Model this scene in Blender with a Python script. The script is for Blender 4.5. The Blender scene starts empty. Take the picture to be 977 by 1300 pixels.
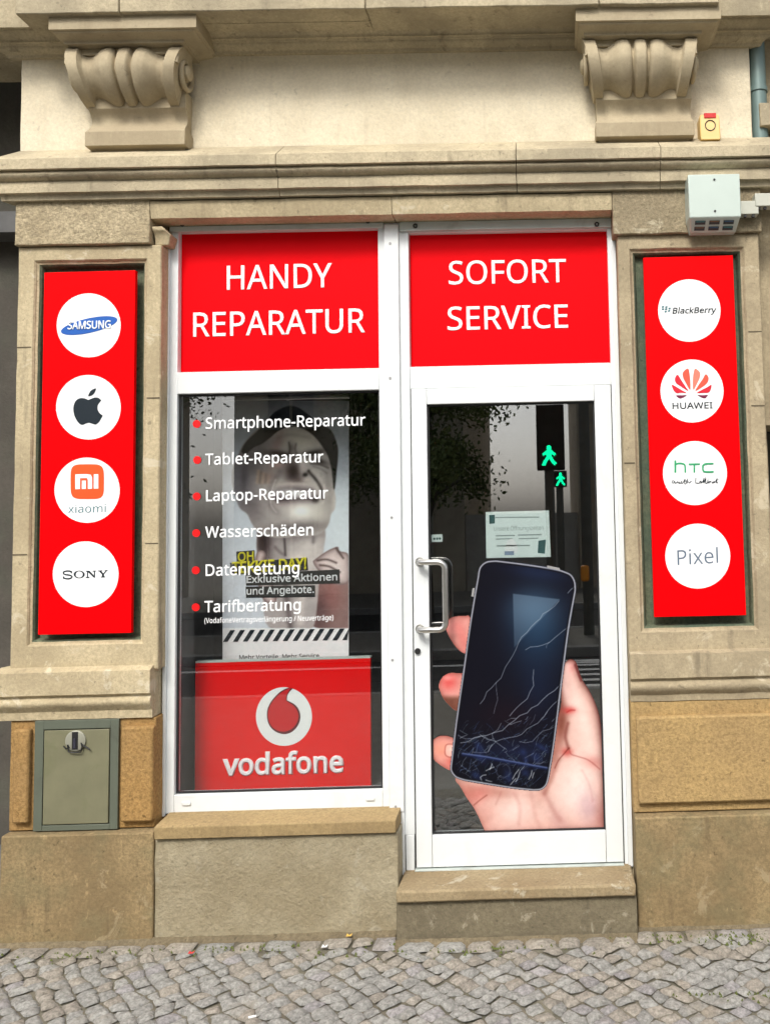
import bpy, bmesh, math, random
import numpy as np
from mathutils import Vector, Matrix, noise

# ---------------------------------------------------------------- camera, sky, sun, exposure
S = bpy.context.scene
COL = S.collection
R = math.radians
CX, CY, YAW, PITCH, ROLL, CAMX, CAMY, CAMZ = (712.52, 578.65, -0.012915, 0.070908, -0.023675, 0.59658, -3.70912, 1.60024)
FPX, PW, PH = 1100.0, 977.0, 1300.0
_f = Vector((-math.sin(YAW) * math.cos(PITCH), math.cos(YAW) * math.cos(PITCH), math.sin(PITCH)))
_r0 = Vector((math.cos(YAW), math.sin(YAW), 0))
_u0 = _r0.cross(_f)
_r = math.cos(ROLL) * _r0 + math.sin(ROLL) * _u0
_u = -math.sin(ROLL) * _r0 + math.cos(ROLL) * _u0
cam_data = bpy.data.cameras.new('camera')
cam_data.sensor_fit = 'VERTICAL'
cam_data.sensor_height = 24.0
cam_data.lens = FPX / PH * 24.0
cam_data.shift_x = (PW / 2 - CX) / PH
cam_data.shift_y = (CY - PH / 2) / PH
cam_data.clip_start = 0.05
cam_data.clip_end = 400
cam = bpy.data.objects.new('camera', cam_data)
COL.objects.link(cam)
cam.matrix_world = Matrix(((_r.x, _u.x, -_f.x, CAMX), (_r.y, _u.y, -_f.y, CAMY), (_r.z, _u.z, -_f.z, CAMZ), (0, 0, 0, 1)))
S.camera = cam

world = bpy.data.worlds.new('World')
S.world = world
world.use_nodes = True
wn = world.node_tree
sky = wn.nodes.new('ShaderNodeTexSky')
sky.sky_type = 'NISHITA'
sky.sun_disc = False
SUN_EL, SUN_AZ = 47.0, 192.0          # azimuth measured clockwise from +Y (north)
sky.sun_elevation = R(SUN_EL)
sky.sun_rotation = R(SUN_AZ)
sky.air_density = 1.0
sky.dust_density = 4.0
hs = wn.nodes.new('ShaderNodeHueSaturation')
hs.inputs['Saturation'].default_value = 0.35
wn.links.new(sky.outputs[0], hs.inputs['Color'])
bg = wn.nodes['Background']
wn.links.new(hs.outputs[0], bg.inputs['Color'])
bg.inputs['Strength'].default_value = 0.15
sun_data = bpy.data.lights.new('sun', 'SUN')
sun_data.energy = 1.45
sun_data.angle = R(13)
sun_data.color = (1.0, 0.95, 0.87)
sun = bpy.data.objects.new('sun', sun_data)
COL.objects.link(sun)
_d = Vector((math.sin(R(SUN_AZ)) * math.cos(R(SUN_EL)), math.cos(R(SUN_AZ)) * math.cos(R(SUN_EL)), math.sin(R(SUN_EL))))
sun.rotation_euler = (-_d).to_track_quat('-Z', 'Y').to_euler()
S.view_settings.view_transform = 'Standard'
S.view_settings.look = 'None'
S.view_settings.exposure = 0.74
S.view_settings.gamma = 1.0
S.cycles.max_bounces = 8
S.cycles.transparent_max_bounces = 12

random.seed(7)
np.random.seed(7)

# ---------------------------------------------------------------- helpers
def at(px, py, Y):
    """point of the plane y = Y seen at this spot of the 977 x 1300 photograph"""
    d = _f + _r * ((px - CX) / FPX) - _u * ((py - CY) / FPX)
    t = (Y - CAMY) / d.y
    return Vector((CAMX + t * d.x, Y, CAMZ + t * d.z))

def root(name, loc, label, cat, group=None, kind=None):
    o = bpy.data.objects.new(name, None)
    o.empty_display_size = 0.1
    COL.objects.link(o)
    o.location = loc
    tag(o, label, cat, group, kind)
    return o

def tag(o, label=None, cat=None, group=None, kind=None):
    if label: o['label'] = label
    if cat: o['category'] = cat
    if group: o['group'] = group
    if kind: o['kind'] = kind
    return o

def world_loc(o):
    v = Vector(o.location)
    while o.parent:
        o = o.parent
        v += Vector(o.location)
    return v

def finish(me, mat, smooth):
    for m in (mat if isinstance(mat, (list, tuple)) else [mat]):
        me.materials.append(m)
    me.validate()
    if smooth:
        me.shade_smooth()
        me.set_sharp_from_angle(angle=R(smooth))

def obj(name, verts, faces, mat, parent=None, smooth=35, bevel=0, label=None, mats=None, origin=None):
    """one mesh object from world-space vertices"""
    off = world_loc(parent) if parent else Vector((0, 0, 0))
    if origin is not None: off = Vector(origin)
    me = bpy.data.meshes.new(name)
    me.from_pydata([tuple(Vector(v) - off) for v in verts], [], faces)
    finish(me, mat, smooth)
    if mats is not None:
        me.polygons.foreach_set('material_index', mats)
    o = bpy.data.objects.new(name, me)
    COL.objects.link(o)
    if parent: o.parent = parent
    else: o.location = off
    if bevel:
        b = o.modifiers.new('bevel', 'BEVEL')
        b.width = bevel; b.segments = 2; b.limit_method = 'ANGLE'; b.angle_limit = R(40)
    if label: o['label'] = label
    return o

class MB:
    """collects shapes for ONE mesh"""
    def __init__(s): s.v = []; s.f = []; s.m = []
    def add(s, v, f, m=0):
        k = len(s.v); s.v += [tuple(x) for x in v]; s.f += [tuple(i + k for i in q) for q in f]; s.m += [m] * len(f)
        return s
    def box(s, x0, x1, y0, y1, z0, z1, m=0):
        v = [(x, y, z) for z in (z0, z1) for y in (y0, y1) for x in (x0, x1)]
        return s.add(v, [(0, 2, 3, 1), (4, 5, 7, 6), (0, 1, 5, 4), (2, 6, 7, 3), (0, 4, 6, 2), (1, 3, 7, 5)], m)
    def stack(s, secs, m=0):
        """sections (x0, x1, yfront, yback, z) lofted upwards or downwards"""
        if secs[0][4] > secs[-1][4]: secs = secs[::-1]
        v = []; f = []
        for (x0, x1, yf, yb, z) in secs: v += [(x0, yf, z), (x1, yf, z), (x1, yb, z), (x0, yb, z)]
        n = len(secs)
        f.append((3, 2, 1, 0)); f.append(tuple(4 * (n - 1) + i for i in range(4)))
        for k in range(n - 1):
            for i in range(4):
                j = (i + 1) % 4
                f.append((4 * k + i, 4 * k + j, 4 * k + 4 + j, 4 * k + 4 + i))
        return s.add(v, f, m)
    def tube(s, pts, r, n=12, m=0, cap=True):
        pts = [Vector(p) for p in pts]; rr = r if isinstance(r, (list, tuple)) else [r] * len(pts)
        v = []; f = []; prev = None
        for i, p in enumerate(pts):
            a = pts[max(i - 1, 0)]; b = pts[min(i + 1, len(pts) - 1)]
            t = (b - a).normalized()
            if prev is None: prev = t.orthogonal().normalized()
            prev = (prev - t * prev.dot(t)).normalized(); q = t.cross(prev)
            for k in range(n):
                an = 2 * math.pi * k / n
                v.append(p + (prev * math.cos(an) + q * math.sin(an)) * rr[i])
        for i in range(len(pts) - 1):
            for k in range(n):
                k2 = (k + 1) % n
                f.append((i * n + k, i * n + k2, i * n + n + k2, i * n + n + k))
        if cap:
            f.append(tuple(range(n - 1, -1, -1))); f.append(tuple((len(pts) - 1) * n + k for k in range(n)))
        return s.add(v, f, m)
    def quad(s, a, b, c, d, m=0): return s.add([a, b, c, d], [(0, 1, 2, 3)], m)
    def slab(s, pts, th, m=0):
        """flat outline in the wall plane (x, y, z points) given the thickness th towards the viewer"""
        n = len(pts); pts = [Vector(p) for p in pts]
        a = sum((pts[i].x * pts[(i + 1) % n].z - pts[(i + 1) % n].x * pts[i].z) for i in range(n))
        if a < 0: pts = pts[::-1]
        v = pts + [p + Vector((0, -th, 0)) for p in pts]
        f = [tuple(range(n - 1, -1, -1)), tuple(range(n, 2 * n))]
        for i in range(n):
            j = (i + 1) % n
            f.append((i, j, n + j, n + i))
        return s.add(v, f, m)
    def build(s, name, mat, parent=None, **k):
        return obj(name, s.v, s.f, mat, parent, mats=s.m if any(s.m) else None, **k)

def wob(v, amp, sc=9.0):
    v = Vector(v)
    return v + (noise.noise_vector(v * sc) * 0.6 + noise.noise_vector(v * sc * 3.1) * 0.4) * amp

def block(name, x0, x1, y0, y1, z0, z1, mat, parent, amp=0.0022, cell=0.04, bevel=0.004, label=None):
    """a dressed stone: a box of small cells whose faces and arrises wander a little"""
    nx, nz = max(1, round((x1 - x0) / cell)), max(1, round((z1 - z0) / cell))
    ny = max(1, round((y1 - y0) / (cell * 1.5)))
    idx = {}; v = []; f = []
    def P(i, j, k):
        q = (i, j, k)
        if q not in idx:
            idx[q] = len(v)
            v.append(wob((x0 + (x1 - x0) * i / nx, y0 + (y1 - y0) * j / ny, z0 + (z1 - z0) * k / nz), amp))
        return idx[q]
    for i in range(nx):
        for k in range(nz):
            f.append((P(i, 0, k), P(i + 1, 0, k), P(i + 1, 0, k + 1), P(i, 0, k + 1)))
            f.append((P(i, ny, k), P(i, ny, k + 1), P(i + 1, ny, k + 1), P(i + 1, ny, k)))
    for j in range(ny):
        for k in range(nz):
            f.append((P(0, j, k), P(0, j, k + 1), P(0, j + 1, k + 1), P(0, j + 1, k)))
            f.append((P(nx, j, k), P(nx, j + 1, k), P(nx, j + 1, k + 1), P(nx, j, k + 1)))
        for i in range(nx):
            f.append((P(i, j, 0), P(i, j + 1, 0), P(i + 1, j + 1, 0), P(i + 1, j, 0)))
            f.append((P(i, j, nz), P(i + 1, j, nz), P(i + 1, j + 1, nz), P(i, j + 1, nz)))
    return obj(name, v, f, mat, parent, bevel=bevel, label=label)

def moulding(name, prof, x0, x1, yb, mat, parent, ret0=0.0, ret1=0.0, amp=0.0018, cell=0.04, zf=None):
    """a profile of (y, z) points from top to bottom swept along x; ret: how much the ends step in with the profile"""
    n = max(2, round((x1 - x0) / cell))
    full = [(yb, prof[0][1])] + list(prof) + [(yb, prof[-1][1])]
    m = len(full); v = []; f = []
    for i in range(n + 1):
        t = i / n
        for (y, z) in full:
            a = x0 - ret0 * (yb - y); b = x1 + ret1 * (yb - y)
            v.append(wob((a + (b - a) * t, y, z), amp))
    for i in range(n):
        for k in range(m - 1):
            f.append((i * m + k, i * m + k + 1, (i + 1) * m + k + 1, (i + 1) * m + k))
    f.append(tuple(range(m - 1, -1, -1))); f.append(tuple(n * m + k for k in range(m)))
    return obj(name, v, f, mat, parent, smooth=28)

def arc(y0, z0, y1, z1, bulge, n=6):
    """points from (y0,z0) to (y1,z1) bowing by bulge (towards the viewer when positive)"""
    out = []
    for i in range(n + 1):
        t = i / n
        out.append((y0 + (y1 - y0) * t - bulge * math.sin(math.pi * t), z0 + (z1 - z0) * t))
    return out

# glyph outlines of the lettering: advance width, then one Bezier loop per contour
GLYPHS = {
    '!': (216, '137,298,131,161,115,161,100,161,85,161,78,298,72,435,65,573,94,573,122,573,151,573,144,435;58,24,58,43,58,63,63,77,72,85,82,93,94,97,107,97,121,97,132,93,142,85,152,77,157,63,157,43,157,24,152,10,142,2,132,-7,121,-11,107,-11,94,-11,82,-7,72,2,63,10'),
    '(': (241, '32,177,32,220,32,264,36,306,45,348,53,390,66,430,83,468,101,505,123,540,150,573,172,573,194,573,217,573,179,522,151,467,132,407,113,346,103,284,103,221,103,179,108,138,116,98,125,57,137,18,154,-20,171,-57,191,-93,216,-127,194,-127,172,-127,150,-127,123,-95,101,-61,83,-24,66,13,53,53,45,94,36,135'),
    ')': (241, '209,264,209,220,209,177,204,135,196,94,188,53,175,13,158,-24,140,-61,118,-95,91,-127,69,-127,47,-127,25,-127,49,-93,70,-57,87,-20,103,18,116,57,124,98,133,138,137,179,137,221,137,263,133,304,124,346,116,387,103,427,87,465,70,504,49,539,24,573,46,573,68,573,91,573,118,540,140,505,158,468,175,430,188,390,196,348,204,306'),
    '-': (258, '97,184,32,184,32,204,32,225,32,246,97,246,161,246,226,246,226,225,226,204,226,184,161,184'),
    '.': (215, '58,24,58,43,58,63,63,77,72,85,82,93,93,97,107,97,121,97,132,93,142,85,152,77,157,63,157,43,157,24,152,10,142,2,132,-7,121,-11,107,-11,93,-11,82,-7,72,2,63,10'),
    '/': (298, '267,573,290,573,219,382,148,191,77,0,54,0,31,0,8,0,79,191,150,382,221,573,244,573'),
    'A': (512, '462,0,437,0,414,59,391,118,368,177,292,177,217,177,141,177,118,118,96,59,73,0,49,0,24,0,0,0,75,192,149,383,224,575,245,575,267,575,289,575,363,383,437,192,512,0,487,0;304,357,282,415,281,419,278,427,274,438,271,449,267,461,263,473,260,485,257,494,255,500,252,490,250,479,247,468,244,457,241,447,238,438,235,429,232,421,230,415,209,357,187,299,165,241,226,241,286,241,346,241,325,299'),
    'B': (521, '187,573,241,573,313,573,367,562,404,541,440,520,459,483,459,431,459,408,455,388,446,371,438,354,426,339,409,328,393,316,373,308,350,304,350,303,350,301,350,300,374,296,395,289,415,279,435,269,450,254,461,236,472,217,478,193,478,163,478,128,470,99,454,74,438,50,415,31,385,19,356,6,320,0,279,0,212,0,145,0,78,0,78,191,78,382,78,573,132,573;221,329,256,329,305,329,339,337,357,352,375,368,384,392,384,423,384,454,373,477,351,490,329,504,293,511,245,511,213,511,182,511,150,511,150,450,150,389,150,329,185,329;187,269,150,269,150,199,150,130,150,61,188,61,227,61,265,61,316,61,352,71,371,91,391,110,401,136,401,168,401,189,397,206,388,221,379,236,364,248,344,256,323,265,295,269,260,269,223,269'),
    'C': (507, '349,517,323,517,293,517,265,512,241,502,216,491,195,476,178,456,161,436,148,412,139,383,130,354,125,322,125,286,125,239,132,198,147,164,162,129,184,102,213,83,242,65,279,55,322,55,348,55,371,57,394,62,416,66,438,71,460,78,460,57,460,36,460,15,438,7,416,1,393,-2,371,-6,343,-8,312,-8,254,-8,205,4,166,28,127,52,98,86,78,131,59,175,49,227,49,287,49,330,55,370,67,406,79,442,97,473,120,499,143,525,172,545,206,559,240,574,280,581,324,581,353,581,382,578,409,572,436,566,461,558,482,547,472,527,463,506,453,486,435,494,416,501,394,508,372,514'),
    'D': (585, '536,353,536,292,536,228,525,174,501,131,477,87,443,55,399,33,354,11,300,0,237,0,184,0,131,0,78,0,78,191,78,382,78,573,137,573,195,573,254,573,312,573,362,562,404,540,446,519,479,488,502,446,525,405;460,214,460,289,460,340,452,382,435,415,418,447,394,471,361,487,329,503,290,511,244,511,213,511,181,511,150,511,150,361,150,211,150,62,176,62,202,62,228,62,305,62,363,81,402,119,441,157'),
    'E': (446, '398,21,398,0,291,0,184,0,78,0,78,191,78,382,78,573,184,573,291,573,398,573,398,551,398,530,398,509,315,509,233,509,150,509,150,450,150,390,150,330,228,330,306,330,383,330,383,310,383,289,383,268,306,268,228,268,150,268,150,200,150,132,150,63,233,63,315,63,398,63,398,42'),
    'F': (416, '150,81,150,0,126,0,102,0,78,0,78,191,78,382,78,573,184,573,291,573,398,573,398,551,398,530,398,509,315,509,233,509,150,509,150,442,150,374,150,306,227,306,305,306,383,306,383,285,383,264,383,243,305,243,227,243,150,243,150,162'),
    'G': (584, '326,281,326,302,392,302,458,302,524,302,524,209,524,115,524,22,493,11,462,4,431,-1,399,-6,363,-8,323,-8,264,-8,214,4,173,28,133,51,102,85,81,130,59,174,49,226,49,286,49,346,61,398,84,442,108,486,142,520,186,544,230,568,283,581,346,581,378,581,408,578,437,572,465,566,492,558,516,547,507,526,498,505,489,484,469,493,446,501,421,508,395,514,369,517,342,517,296,517,257,508,225,489,192,470,167,444,150,409,133,375,124,334,124,286,124,241,132,201,146,166,161,131,184,103,216,84,247,64,289,55,340,55,365,55,387,56,404,59,422,61,438,64,452,68,452,125,452,182,452,238,410,238,368,238,326,238,326,260'),
    'H': (594, '516,191,516,0,492,0,468,0,443,0,443,89,443,178,443,267,346,267,248,267,150,267,150,178,150,89,150,0,126,0,102,0,78,0,78,191,78,382,78,573,102,573,126,573,150,573,150,492,150,411,150,330,248,330,346,330,443,330,443,411,443,492,443,573,468,573,492,573,516,573,516,382'),
    'I': (272, '239,14,239,0,170,0,101,0,32,0,32,14,32,28,32,42,55,47,77,52,99,57,99,210,99,362,99,515,77,520,55,526,32,531,32,545,32,559,32,573,101,573,170,573,239,573,239,559,239,545,239,531,217,526,194,520,172,515,172,362,172,210,172,57,194,52,217,47,239,42,239,28'),
    'K': (496, '418,108,496,0,468,0,440,0,411,0,344,91,276,182,209,273,189,256,169,239,150,222,150,148,150,74,150,0,126,0,102,0,78,0,78,191,78,382,78,573,102,573,126,573,150,573,150,478,150,384,150,290,166,308,182,327,199,345,215,363,232,381,249,399,300,457,352,515,403,573,431,573,460,573,488,573,412,489,336,406,261,323,339,215'),
    'L': (420, '185,0,78,0,78,191,78,382,78,573,102,573,126,573,150,573,150,403,150,234,150,64,233,64,317,64,400,64,400,43,400,21,400,0,293,0'),
    'M': (727, '350,0,330,0,268,167,205,335,142,502,141,502,140,502,139,502,140,491,141,478,142,461,142,445,143,426,144,407,144,387,144,368,144,347,144,231,144,116,144,0,122,0,100,0,78,0,78,191,78,382,78,573,113,573,149,573,184,573,243,416,302,260,361,103,362,103,363,103,364,103,424,260,484,416,544,573,579,573,614,573,650,573,650,382,650,191,650,0,626,0,602,0,578,0,578,117,578,235,578,352,578,371,578,389,579,408,580,426,580,444,581,460,582,476,583,490,584,501,583,501,582,501,581,501,517,334,453,167,390,0,370,0'),
    'N': (609, '532,191,532,0,504,0,476,0,447,0,345,159,243,317,141,476,140,476,139,476,138,476,139,463,140,449,141,432,142,415,142,397,143,378,144,359,144,340,144,320,144,213,144,107,144,0,122,0,100,0,78,0,78,191,78,382,78,573,106,573,133,573,161,573,263,415,365,257,467,99,468,99,469,99,470,99,469,107,469,120,468,137,467,154,466,173,466,193,465,214,464,232,464,249,464,357,464,465,464,573,487,573,509,573,532,573,532,382'),
    'O': (626, '577,346,577,287,577,243,572,202,561,166,549,130,533,99,510,73,488,47,461,27,428,13,395,-1,357,-8,314,-8,269,-8,230,-1,196,13,163,27,136,47,114,73,92,99,76,130,65,167,54,203,49,244,49,288,49,347,59,398,78,442,97,486,126,520,166,545,205,569,254,581,314,581,372,581,420,569,459,545,498,521,527,486,547,442,567,398;125,335,125,287,125,239,132,198,145,163,159,128,179,101,207,83,235,64,271,55,314,55,357,55,392,64,420,83,447,101,468,128,481,163,495,198,501,239,501,287,501,359,486,416,456,457,426,498,379,518,314,518,271,518,235,509,207,490,179,472,159,445,145,411,132,377'),
    'P': (485, '179,573,229,573,304,573,359,558,393,528,427,499,444,458,444,404,444,381,440,358,433,336,425,315,412,295,395,278,377,261,353,248,324,238,295,228,258,223,216,223,194,223,172,223,150,223,150,149,150,74,150,0,126,0,102,0,78,0,78,191,78,382,78,573,128,573;274,511,223,511,199,511,174,511,150,511,150,435,150,360,150,285,169,285,188,285,208,285,244,285,274,289,298,296,322,304,340,316,352,334,364,351,370,373,370,401,370,438,358,465,334,484,311,502'),
    'R': (499, '183,573,236,573,283,573,323,567,353,555,384,543,407,524,422,500,437,476,444,446,444,410,444,379,439,354,427,334,416,313,402,297,385,285,367,273,349,264,330,257,382,171,434,86,487,0,459,0,431,0,403,0,356,79,310,158,264,237,226,237,188,237,150,237,150,158,150,79,150,0,126,0,102,0,78,0,78,191,78,382,78,573,130,573;263,510,232,510,204,510,177,510,150,510,150,439,150,368,150,298,179,298,207,298,236,298,282,298,316,307,338,325,359,344,370,371,370,407,370,432,365,452,355,467,345,482,330,493,310,500,289,507'),
    'S': (440, '403,183,403,153,403,119,394,90,378,66,361,42,337,24,307,11,276,-2,240,-8,198,-8,177,-8,156,-7,137,-5,117,-3,99,0,83,4,67,8,53,13,41,19,41,42,41,65,41,88,60,80,84,72,113,65,141,58,171,55,201,55,230,55,253,58,273,66,292,73,306,84,316,98,326,112,330,128,330,147,330,165,326,181,318,194,310,207,297,219,277,230,258,241,230,252,196,265,171,274,150,283,131,294,113,304,97,316,85,330,73,343,63,358,57,375,51,392,48,412,48,435,48,465,56,491,71,513,87,534,108,551,136,563,163,575,195,581,231,581,262,581,291,578,318,572,344,566,368,558,389,549,381,528,374,507,366,487,347,495,325,503,302,508,279,514,254,517,229,517,205,517,185,514,169,507,153,500,141,490,133,478,125,465,121,450,121,434,121,415,125,399,133,386,141,373,154,361,172,351,191,341,215,330,246,318,280,306,308,293,332,279,355,265,372,248,385,228,397,208'),
    'T': (446, '259,170,259,0,235,0,211,0,187,0,187,170,187,339,187,509,127,509,68,509,8,509,8,530,8,551,8,573,151,573,294,573,437,573,437,551,437,530,437,509,378,509,318,509,259,509,259,339'),
    'U': (586, '513,326,513,202,513,163,505,127,489,95,473,63,449,38,416,20,383,1,341,-8,290,-8,219,-8,165,11,128,50,91,89,72,140,72,204,72,327,72,450,72,573,96,573,120,573,144,573,144,449,144,325,144,201,144,155,157,119,182,93,206,67,244,55,294,55,329,55,357,61,379,73,401,86,416,103,427,126,437,148,442,173,442,202,442,326,442,449,442,573,466,573,489,573,513,573,513,449'),
    'V': (481, '456,573,481,573,413,382,345,191,277,0,253,0,229,0,204,0,136,191,68,382,0,573,25,573,50,573,75,573,118,450,161,328,204,205,210,190,215,175,220,160,224,146,228,132,231,119,235,106,238,93,241,80,243,93,246,106,250,119,253,133,257,147,262,161,266,176,271,191,277,207,319,329,362,451,405,573,430,573'),
    'W': (746, '710,573,735,573,685,382,634,191,583,0,559,0,534,0,510,0,473,125,436,250,399,375,395,387,392,398,389,410,386,422,383,433,380,443,377,454,375,463,373,471,371,479,370,485,370,488,369,485,368,479,367,471,366,463,364,454,361,443,358,433,355,421,352,409,350,397,346,385,342,373,306,249,270,124,234,0,210,0,186,0,161,0,111,191,60,382,10,573,35,573,60,573,85,573,115,456,144,339,174,223,177,211,180,198,183,186,186,174,188,163,190,151,193,140,195,129,196,118,198,107,200,97,201,87,203,97,205,108,206,119,208,131,211,142,213,154,216,166,219,179,222,191,225,203,229,215,232,227,265,342,299,457,333,573,358,573,383,573,407,573,442,457,477,341,512,225,516,212,520,200,523,187,526,175,529,163,532,151,534,139,537,128,538,117,540,106,542,96,544,87,545,100,547,114,550,129,553,143,556,159,560,175,563,191,567,207,572,224,601,340,631,456,660,573,685,573'),
    'Y': (454, '177,385,227,291,277,385,326,479,376,573,402,573,428,573,454,573,390,456,327,339,263,222,263,148,263,74,263,0,239,0,215,0,191,0,191,73,191,146,191,219,127,337,64,455,0,573,26,573,52,573,79,573,128,479'),
    'a': (450, '203,437,231,437,283,437,322,426,347,403,372,380,385,343,385,293,385,195,385,98,385,0,368,0,351,0,334,0,329,20,325,41,320,61,319,61,318,61,317,61,304,45,292,32,279,22,266,12,251,4,234,-1,217,-6,196,-8,172,-8,147,-8,124,-3,103,6,82,15,66,29,55,48,43,67,37,91,37,119,37,162,54,195,87,219,121,242,173,254,243,257,267,257,292,258,316,259,316,268,316,276,316,285,316,321,308,345,293,359,277,373,255,380,227,380,204,380,183,377,163,370,142,363,123,356,106,347,99,365,91,383,84,400,103,410,125,419,151,426,176,433;273,209,252,208,198,206,161,197,141,182,120,167,110,146,110,119,110,95,117,77,132,66,147,55,165,49,188,49,225,49,255,59,279,79,303,99,315,130,315,172,315,184,315,197,315,210,294,209'),
    'b': (493, '139,511,139,461,139,443,138,426,138,410,137,394,136,382,135,373,136,373,137,373,139,373,151,391,168,406,189,419,211,431,238,437,272,437,325,437,368,418,401,381,433,344,449,289,449,215,449,166,442,125,427,91,412,58,392,33,365,17,338,0,307,-8,272,-8,238,-8,211,-2,189,10,168,23,151,37,139,55,137,55,135,55,133,55,128,36,123,18,119,0,102,0,85,0,68,0,68,203,68,406,68,609,92,609,115,609,139,609,139,560;299,379,260,379,229,379,205,373,188,361,170,350,157,332,150,308,142,285,139,254,139,217,139,216,139,215,139,214,139,161,147,121,165,93,182,65,214,51,261,51,300,51,329,65,348,93,367,121,376,162,376,216,376,270,367,310,348,338,329,365'),
    'c': (385, '265,-8,241,-8,203,-8,169,0,139,15,109,31,86,55,69,87,53,120,44,162,44,213,44,265,53,308,71,342,88,375,112,399,142,415,173,430,207,438,245,438,267,438,288,436,309,431,329,426,346,421,358,415,351,395,344,376,337,356,324,361,309,365,292,370,275,374,259,376,244,376,215,376,191,370,172,358,154,345,140,327,131,303,122,279,117,249,117,213,117,179,122,150,131,126,140,102,153,84,172,71,190,59,213,53,240,53,263,53,284,55,302,60,320,65,336,71,351,78,351,57,351,36,351,15,337,8,321,2,304,-2,286,-6'),
    'd': (493, '243,-8,221,-8,167,-8,124,11,92,48,60,85,44,140,44,214,44,288,60,344,93,381,125,419,168,438,221,438,244,438,263,435,280,429,296,424,311,416,323,407,335,397,346,386,354,374,356,374,358,374,359,374,359,381,358,392,356,405,355,419,354,430,354,438,354,495,354,552,354,609,378,609,401,609,425,609,425,406,425,203,425,0,406,0,387,0,368,0,365,19,361,38,358,58,357,58,356,58,354,58,346,45,335,34,323,24,311,15,296,7,279,1,263,-5;193,51,232,51,277,51,309,63,328,88,346,113,355,150,355,200,355,205,355,209,355,213,355,267,346,308,329,336,311,365,279,379,231,379,193,379,165,364,146,334,127,304,117,263,117,213,117,161,127,121,146,93,165,65'),
    'e': (452, '196,438,234,438,271,438,303,430,329,414,356,398,376,375,390,346,404,317,411,283,411,244,411,230,411,215,411,201,313,201,215,201,117,201,118,153,131,116,154,90,178,65,211,52,254,52,281,52,306,55,327,60,348,65,370,72,392,82,392,61,392,41,392,20,370,10,349,3,327,-1,306,-6,280,-8,251,-8,210,-8,174,0,143,17,112,33,88,58,70,91,53,124,44,164,44,212,44,259,52,299,68,333,84,366,106,392,134,411,163,429;257,380,233,380,200,380,173,369,154,348,134,326,122,296,119,257,192,257,265,257,338,257,338,282,334,303,326,322,319,340,308,354,292,364,277,375'),
    'f': (276, '266,393,266,375,230,375,194,375,158,375,158,250,158,125,158,0,134,0,111,0,87,0,87,125,87,250,87,375,62,375,37,375,12,375,12,386,12,397,12,408,37,416,62,424,87,432,87,441,87,449,87,457,87,494,93,524,104,547,115,570,131,587,152,597,172,608,198,613,227,613,244,613,260,612,274,609,288,606,300,603,310,599,304,581,298,562,292,544,283,546,273,549,262,552,251,554,240,556,228,556,204,556,187,548,175,532,164,516,158,492,158,458,158,449,158,439,158,430,194,430,230,430,266,430,266,412'),
    'g': (493, '165,438,221,438,249,438,274,433,297,422,320,411,339,395,355,373,357,373,358,373,359,373,362,392,366,411,369,430,388,430,406,430,425,430,425,284,425,138,425,-7,425,-48,418,-82,404,-109,390,-137,369,-158,341,-172,312,-186,276,-192,233,-192,202,-192,173,-190,147,-186,121,-181,98,-174,78,-165,78,-144,78,-122,78,-100,98,-111,122,-119,149,-125,176,-131,206,-134,237,-134,273,-134,302,-123,324,-101,345,-80,355,-50,355,-13,355,-7,355,-2,355,4,355,10,356,20,356,32,357,44,357,52,358,57,357,57,356,57,354,57,339,35,321,19,299,8,277,-3,251,-8,221,-8,166,-8,122,11,91,51,60,90,44,144,44,214,44,283,60,337,91,377,122,418;259,379,230,379,206,379,186,372,169,359,152,346,139,328,130,303,121,279,117,249,117,213,117,160,127,120,146,92,166,64,194,50,232,50,254,50,272,53,288,58,303,64,316,73,326,85,337,97,344,112,349,131,354,149,356,172,356,197,356,203,356,209,356,214,356,253,352,285,343,309,334,333,320,350,302,362,283,373'),
    'h': (496, '139,490,139,431,139,420,138,410,138,399,137,389,136,379,135,370,136,370,138,370,140,370,149,385,160,398,174,407,188,417,203,424,221,429,238,435,255,437,273,437,308,437,337,432,360,421,384,410,401,393,413,370,425,347,431,317,431,280,431,187,431,93,431,0,407,0,384,0,361,0,361,92,361,183,361,275,361,310,353,336,338,353,322,370,298,379,265,379,233,379,207,372,189,360,171,348,158,331,150,308,143,284,139,256,139,222,139,148,139,74,139,0,115,0,92,0,68,0,68,203,68,406,68,609,92,609,115,609,139,609,139,550'),
    'i': (207, '115,430,139,430,139,287,139,143,139,0,115,0,92,0,68,0,68,143,68,287,68,430,92,430;92,591,104,591,115,591,124,587,133,580,141,573,145,562,145,546,145,531,141,520,133,512,124,505,115,501,104,501,92,501,83,505,75,512,67,520,63,531,63,546,63,562,67,573,75,580,83,587'),
    'k': (428, '138,397,138,291,138,283,138,271,137,257,136,244,135,231,135,221,136,221,137,221,138,221,141,226,146,232,152,240,159,248,165,256,172,264,179,273,184,279,189,285,235,333,281,381,326,430,354,430,381,430,409,430,351,369,293,307,235,246,297,164,359,82,421,0,393,0,364,0,336,0,286,67,237,134,187,200,171,186,154,172,138,158,138,105,138,53,138,0,115,0,91,0,68,0,68,203,68,406,68,609,91,609,115,609,138,609,138,503'),
    'l': (207, '139,203,139,0,115,0,92,0,68,0,68,203,68,406,68,609,92,609,115,609,139,609,139,406'),
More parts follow.
